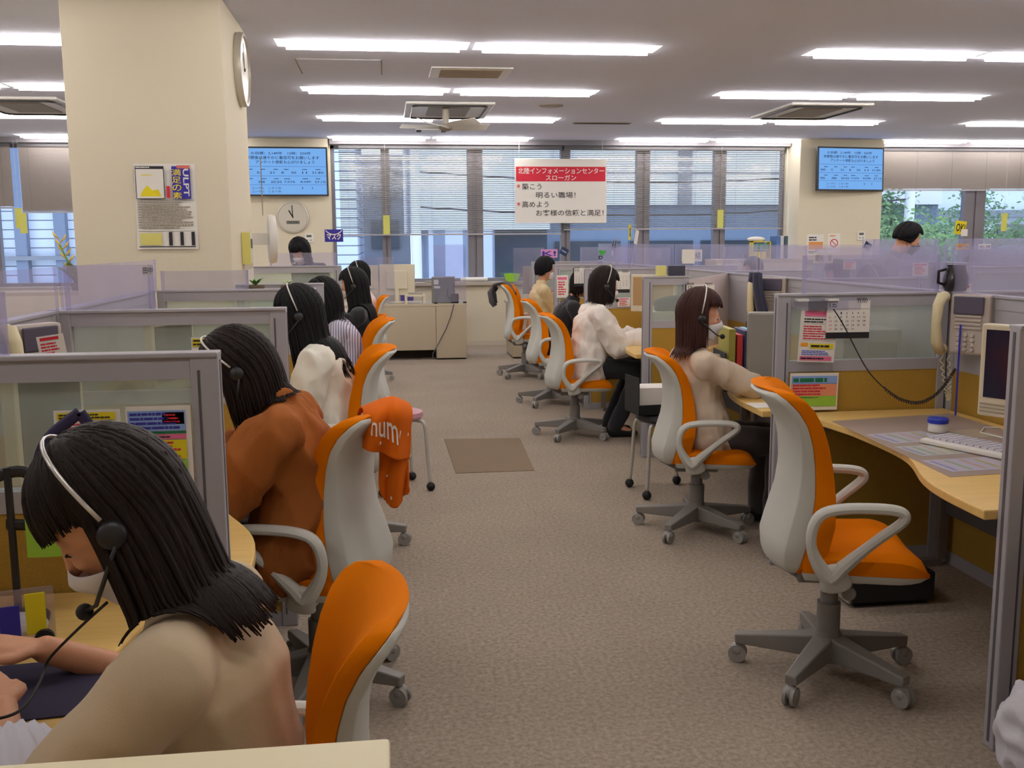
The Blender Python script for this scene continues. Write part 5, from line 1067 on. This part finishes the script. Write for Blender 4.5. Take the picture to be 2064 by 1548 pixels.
tag(MB().box(-.12,.12,-.09,.09,0,.15).build('paper_stack',m_paper,loc=(1.56,5.62,.499),bevel=.003),'stack of papers in the black wire basket','papers')
# blanket on the second left chair
bl=thing('blanket','rust-orange blanket with white dots and stitched word over a chair back','blanket',(-.02,3.10,.0)); m_bl=mat('blanket_rust',(216,104,22),.95,bump=.3,bscale=900,spec=.1)
def patchsurf(rows,amp,ph):
    P=[[at(*q) for q in r] for r in rows]; nr,nc=len(P)-1,len(P[0])-1
    def cr(a,b,c,d,t): return .5*((2*b)+(c-a)*t+(2*a-5*b+4*c-d)*t*t+(3*b-a-3*c+d)*t**3)
    def row(r,u):
        f=u*nc; i=min(int(f),nc-1); t=f-i; g=lambda k:P[r][max(0,min(nc,k))]; return cr(g(i-1),g(i),g(i+1),g(i+2),t)
    def f(u,v):
        x=v*nr; i=min(int(x),nr-1); t=x-i; g=lambda k:row(max(0,min(nr,k)),u); p=cr(g(i-1),g(i),g(i+1),g(i+2),t)
        return p+V((0,amp*math.sin(u*13+ph+v*3)*min(1,v*2),0))
    return f
fa=patchsurf([[(722,838,3.28),(755,818,3.28),(790,806,3.28),(815,812,3.28)],[(728,826,3.18),(758,812,3.18),(795,805,3.16),(826,822,3.16)],[(735,836,3.07),(765,832,3.03),(797,826,3.04),(829,846,3.08)],[(737,870,3.03),(765,874,3.0),(799,874,3.03),(829,888,3.08)],[(735,903,3.02),(766,912,3.0),(802,925,3.02),(826,925,3.08)]],.020,0)
fb=patchsurf([[(768,880,3.10),(795,885,3.08),(826,880,3.10)],[(769,930,3.10),(797,935,3.06),(824,925,3.10)],[(768,975,3.11),(795,980,3.06),(825,970,3.10)],[(774,1006,3.11),(797,1020,3.07),(820,990,3.11)]],.014,2)
MB().grid(fa,34,34,.008).build('upper_fold',m_bl,bl,smooth='all'); MB().grid(fb,24,24,.008).build('hanging_fold',m_bl,bl,smooth='all')
bl.location=(0,0,0)
for f_,u,v in((fa,.30,.86),(fa,.05,.74),(fa,.85,.72),(fa,.55,.25),(fa,.92,.95),(fb,.45,.82),(fb,.85,.4),(fb,.2,.5)):
    MB().ell(V(f_(u,v))+V((0,-.002,0)),(.010,.006,.010),n=10,m=6).build('white_dot',m_paper,bl)
wd=text_mesh('hume',0,1,0,1,y=0,bold=.006)
for v_ in wd.vertices: v_.co=V(fa(.16+.70*v_.co.x,.50+.26*(1-v_.co.z)+.10*v_.co.x))+V((0,-.017,0))
o=obj('stitched_word',wd,m_paper,bl)
# jacket on the far right chair
jk=thing('jacket','dark grey jacket draped over the farthest right orange chair','jacket',(1.52,10.85,0),R(-14))
def jf(u,v):
    y=(u-.5)*(.36-.06*v)
    if v<.3: t=v/.3; x=-.10-.13*t; z=.92+.135*math.sin(t*PI/2)
    elif v<.45: t=(v-.3)/.15; x=-.23-.10*t; z=1.055-.015*t
    else: t=(v-.45)/.55; x=-.33-.03*math.sin(t*3); z=1.04-(.17+.05*math.sin(u*8))*t
    return (x,y,z+.008*math.sin(u*13+v*5))
MB().grid(jf,24,24,.014).build('cloth',mat('jacket_grey',(84,80,84),.9),jk,smooth='all')
MB().tube([(-.34,.10,1.0),(-.39,.12,.93),(-.38,.13,.83),(-.35,.13,.78)],[.04,.045,.038,.028],10).build('sleeve',mat('jacket_grey',(84,80,84)),jk,smooth='all')
# ---------------- nearest left desk ----------------
mp=thing('mouse_mat','dark blue cloth mat under the nearest woman hands','mat',(-.70,1.74,.7205),R(6)); MB().box(-.22,.18,-.13,.11,0,.003).build('cloth',mat('mat_navy',(44,40,66),.9),mp,bevel=.001)
ms=thing('mouse','white computer mouse above the dark mat','mouse',(-.76,2.03,.7205),R(170)); MB().ell((0,0,.012),(.058,.034,.024)).build('shell',m_white,ms,smooth='all'); MB().box(-.045,-.02,-.003,.003,.03,.037).build('wheel',m_grille,ms)
pd=thing('note_pad','white papers on the nearest left desk by the hand','papers',(-.60,1.50,.7205),R(12)); MB().box(-.17,.10,-.12,.06,0,.004).build('pad',m_paper,pd)
tg=thing('card_holder','clear card holder with yellow and purple cards before the nearest woman face','holder',(-.70,1.90,.722),R(15)); MB().box(-.05,.05,-.02,.02,0,.008).build('foot',m_acry,tg); MB().box(-.05,.05,-.002,.002,0,.13).build('plate',m_acry,tg); MB().box(-.0,.035,-.006,-.003,.04,.12).build('yellow_card',m_yellow,tg); MB().box(-.045,-.01,-.006,-.003,.03,.10).build('purple_card',m_navyink,tg); MB().lathe([(.018,.004),(.018,.016)],16,c=(.03,0,.03),ax='y').build('black_knob',m_black,tg)
hs_=thing('headset_stand','dark looped straps hanging at the left picture edge','strap',(-.73,2.08,0)); 
MB().tube(spl([V((.10,0,1.16)),V((.03,0,1.10)),V((.01,0,1.02)),V((.06,0,.99)),V((.13,0,1.02)),V((.13,0,1.10)),V((.10,0,1.16))],8),.012,6,flat=.3).build('upper_loop',mat('strap_navy',(36,30,70),.7),hs_,smooth='all')
MB().tube(spl([V((-.10,0,1.02)),V((-.02,0,1.04)),V((.05,0,.98)),V((.04,0,.93)),V((-.06,0,.93))],8),.012,6,flat=.3).build('lower_loop',m_dark,hs_,smooth='all'); MB().box(-.02,.07,-.01,.01,.86,.95).build('lime_tag',m_lime,hs_); MB().cyl((-.05,0,.722),(-.05,0,1.05),.008,8).lathe([(.06,.722),(.06,.73),(.01,.74)],16,c=(-.05,0,0)).build('stand_rod',m_dark,hs_)
# foreground cabinet
fc=thing('counter_cabinet','cream counter top across the bottom left foreground','counter',(0,0,0)); cw=mat('counter_cream',(232,220,182),.5)
MB().box(-1.15,-.008,.25,.95,.975,1.0).build('top',cw,fc,bevel=.004); MB().box(-1.13,-.02,.27,.93,.06,.975).build('body',m_tan,fc); MB().box(-1.11,-.05,.30,.90,0,.06).build('plinth',m_gap,fc)
MB().box(-.82,-.79,.925,.935,.1,.95).build('door_gap',m_gap,fc)
# plants
def plant(loc,label,n,h,c,flower=False,seed=1):
    rr=random.Random(seed); p=thing('potted_plant',label,'plant',loc); MB().lathe([(.05,0),(.065,.09),(.06,.09),(.055,.08)],16).build('pot',mat('pot_brown',(110,92,76),.7),p,smooth=True)
    for i in range(n):
        a=R(360*i/n+rr.uniform(-15,15)); u=V((math.cos(a),math.sin(a),0)); w=V((-u.y,u.x,0)); L_=h*rr.uniform(.7,1)
        MB().grid(lambda s,t,u=u,w=w,L_=L_:u*(L_*.75*s**1.4)+w*((t-.5)*.09*math.sin(PI*(.08+.9*s))*h/.3)+V((0,0,.08+L_*(s-.35*s*s))),8,3,.001).build('leaf',mat(*c),p,smooth='all')
    return p
lf=('leaf_plant',(84,130,52),.6)
plant(at(515,583,5.5)+V((0,0,-.05)),'leafy green plant on top of the third left partition',8,.09,lf,seed=2).scale=(.8,.8,.8)
plant(at(580,579,6.0)+V((0,0,-.05)),'pale green plant above the partition beside the pillar',7,.08,('leaf_plant_pale',(150,180,96),.6),seed=3).scale=(.7,.7,.7)
pl=plant((-3.75,12.6,.95),'tall spiky plant with yellow flowers by the left window',9,.42,('leaf_olive',(130,140,60),.6),seed=4)
MB().tube(spl([V((0,0,.1)),V((-.08,0,.35)),V((-.16,0,.55))],6),.010,8).build('flower_stalk',mat('leaf_plant',(84,130,52)),pl)
for i in range(8):
    z=.34+i*.04; q=V((-.08-.012*i,0,z)); MB().tube([q,q+V(((-1)**i*.05,0,.05)),q+V(((-1)**i*.075,0,.10))],[.006,.014,.002],6).build('flower_spike',mat('flower_yellow',(212,180,70),.6),pl,smooth='all')
pt=thing('planter','grey low cabinet carrying the flowering plant by the left window','cabinet',(-3.75,12.6,0)); MB().box(-1.2,.8,-.25,.25,.03,.945).build('body',m_tan,pt,bevel=.005); MB().box(-1.18,.78,-.255,-.25,.08,.9).build('door',m_beige,pt)
# white paper box beside the pillar, wall switch cards
o=thing('document_box','bright white sheet stuck to the pillar side just above the partition','paper',(PX1+.004,6.9,1.20),R(90)); MB().box(-.14,.14,-.004,0,-.10,.13).build('sheet',m_paper,o)
for x,y,l in((1.0,0,'yellow tag hanging in the left window'),):
    for px,py,Y,lab in((47,450,13.6,'yellow tag hanging in the left window, nearer the glass bars'),(38,440,13.7,'pale yellow tag hanging in the left window'),(2024,448,13.6,'yellow tag hanging in the right window'),(1452,441,13.9,'pale yellow tag stuck on the centre window mullion'),(779,453,13.95,'pale yellow tag on the window bar left of centre')):
        q=at(px,py,Y); t_=thing('window_tag',lab,'tag',q); MB().box(-.045,.045,-.002,.002,-.13,.13).build('tag',mat('tag_yellow',(214,214,110),.7),t_); MB().cyl((0,0,.13),(0,0,2.84-q.z),.0015,5).build('string',m_white,t_)
# tidy: phones, monitors on the left and right second islands
pc_monitor((-.98,4.6,1.0),70,.34,.32,'dark monitor beyond the woman in white, left row',screen=m_dark); pc_monitor((-1.02,3.05,.98),75,.34,.32,'dark monitor in front of the woman in brown',screen=m_dark); pc_monitor((3.1,5.1,1.0),140,.36,.32,'monitor on the far side of the right divider',screen=m_dark)
kt=thing('coffee_pot','glass coffee jug with black rim behind the right telephone','jug',(3.05,4.9,1.262)); kt.location=atx(1925,585,RD+.03); kt.location.z=1.262; MB().lathe([(.045,0),(.055,.02),(.055,.06),(.04,.11),(.042,.12)],20).build('jug',mat('jug_dark',(46,40,44),.15),kt,smooth=True); MB().tube([(-.05,0,.10),(-.085,0,.09),(-.085,0,.04),(-.055,0,.03)],.007,8).build('handle',m_black,kt,smooth='all')

tag(MB().tube(spl([at(215,1215,1.46),at(150,1275,1.56),at(98,1330,1.64),at(80,1375,1.60),at(40,1432,1.50),at(-20,1452,1.45)],8),.0026,6).build('headset_cable',m_black,smooth='all'),'thin dark headset cable looping past the nearest woman hands','cable')
q=atz(2056,1500,.12); bg=thing('plastic_bag','crumpled white plastic bag at the bottom right corner','bag',(q.x+.03,q.y,0)); o=obj('bag',remesh(MB().ell((0,0,.13),(.07,.10,.13)).ell((.02,.03,.22),(.04,.06,.06)),.012,1,.012,fscale=14),m_bluewhite,bg,smooth='all')
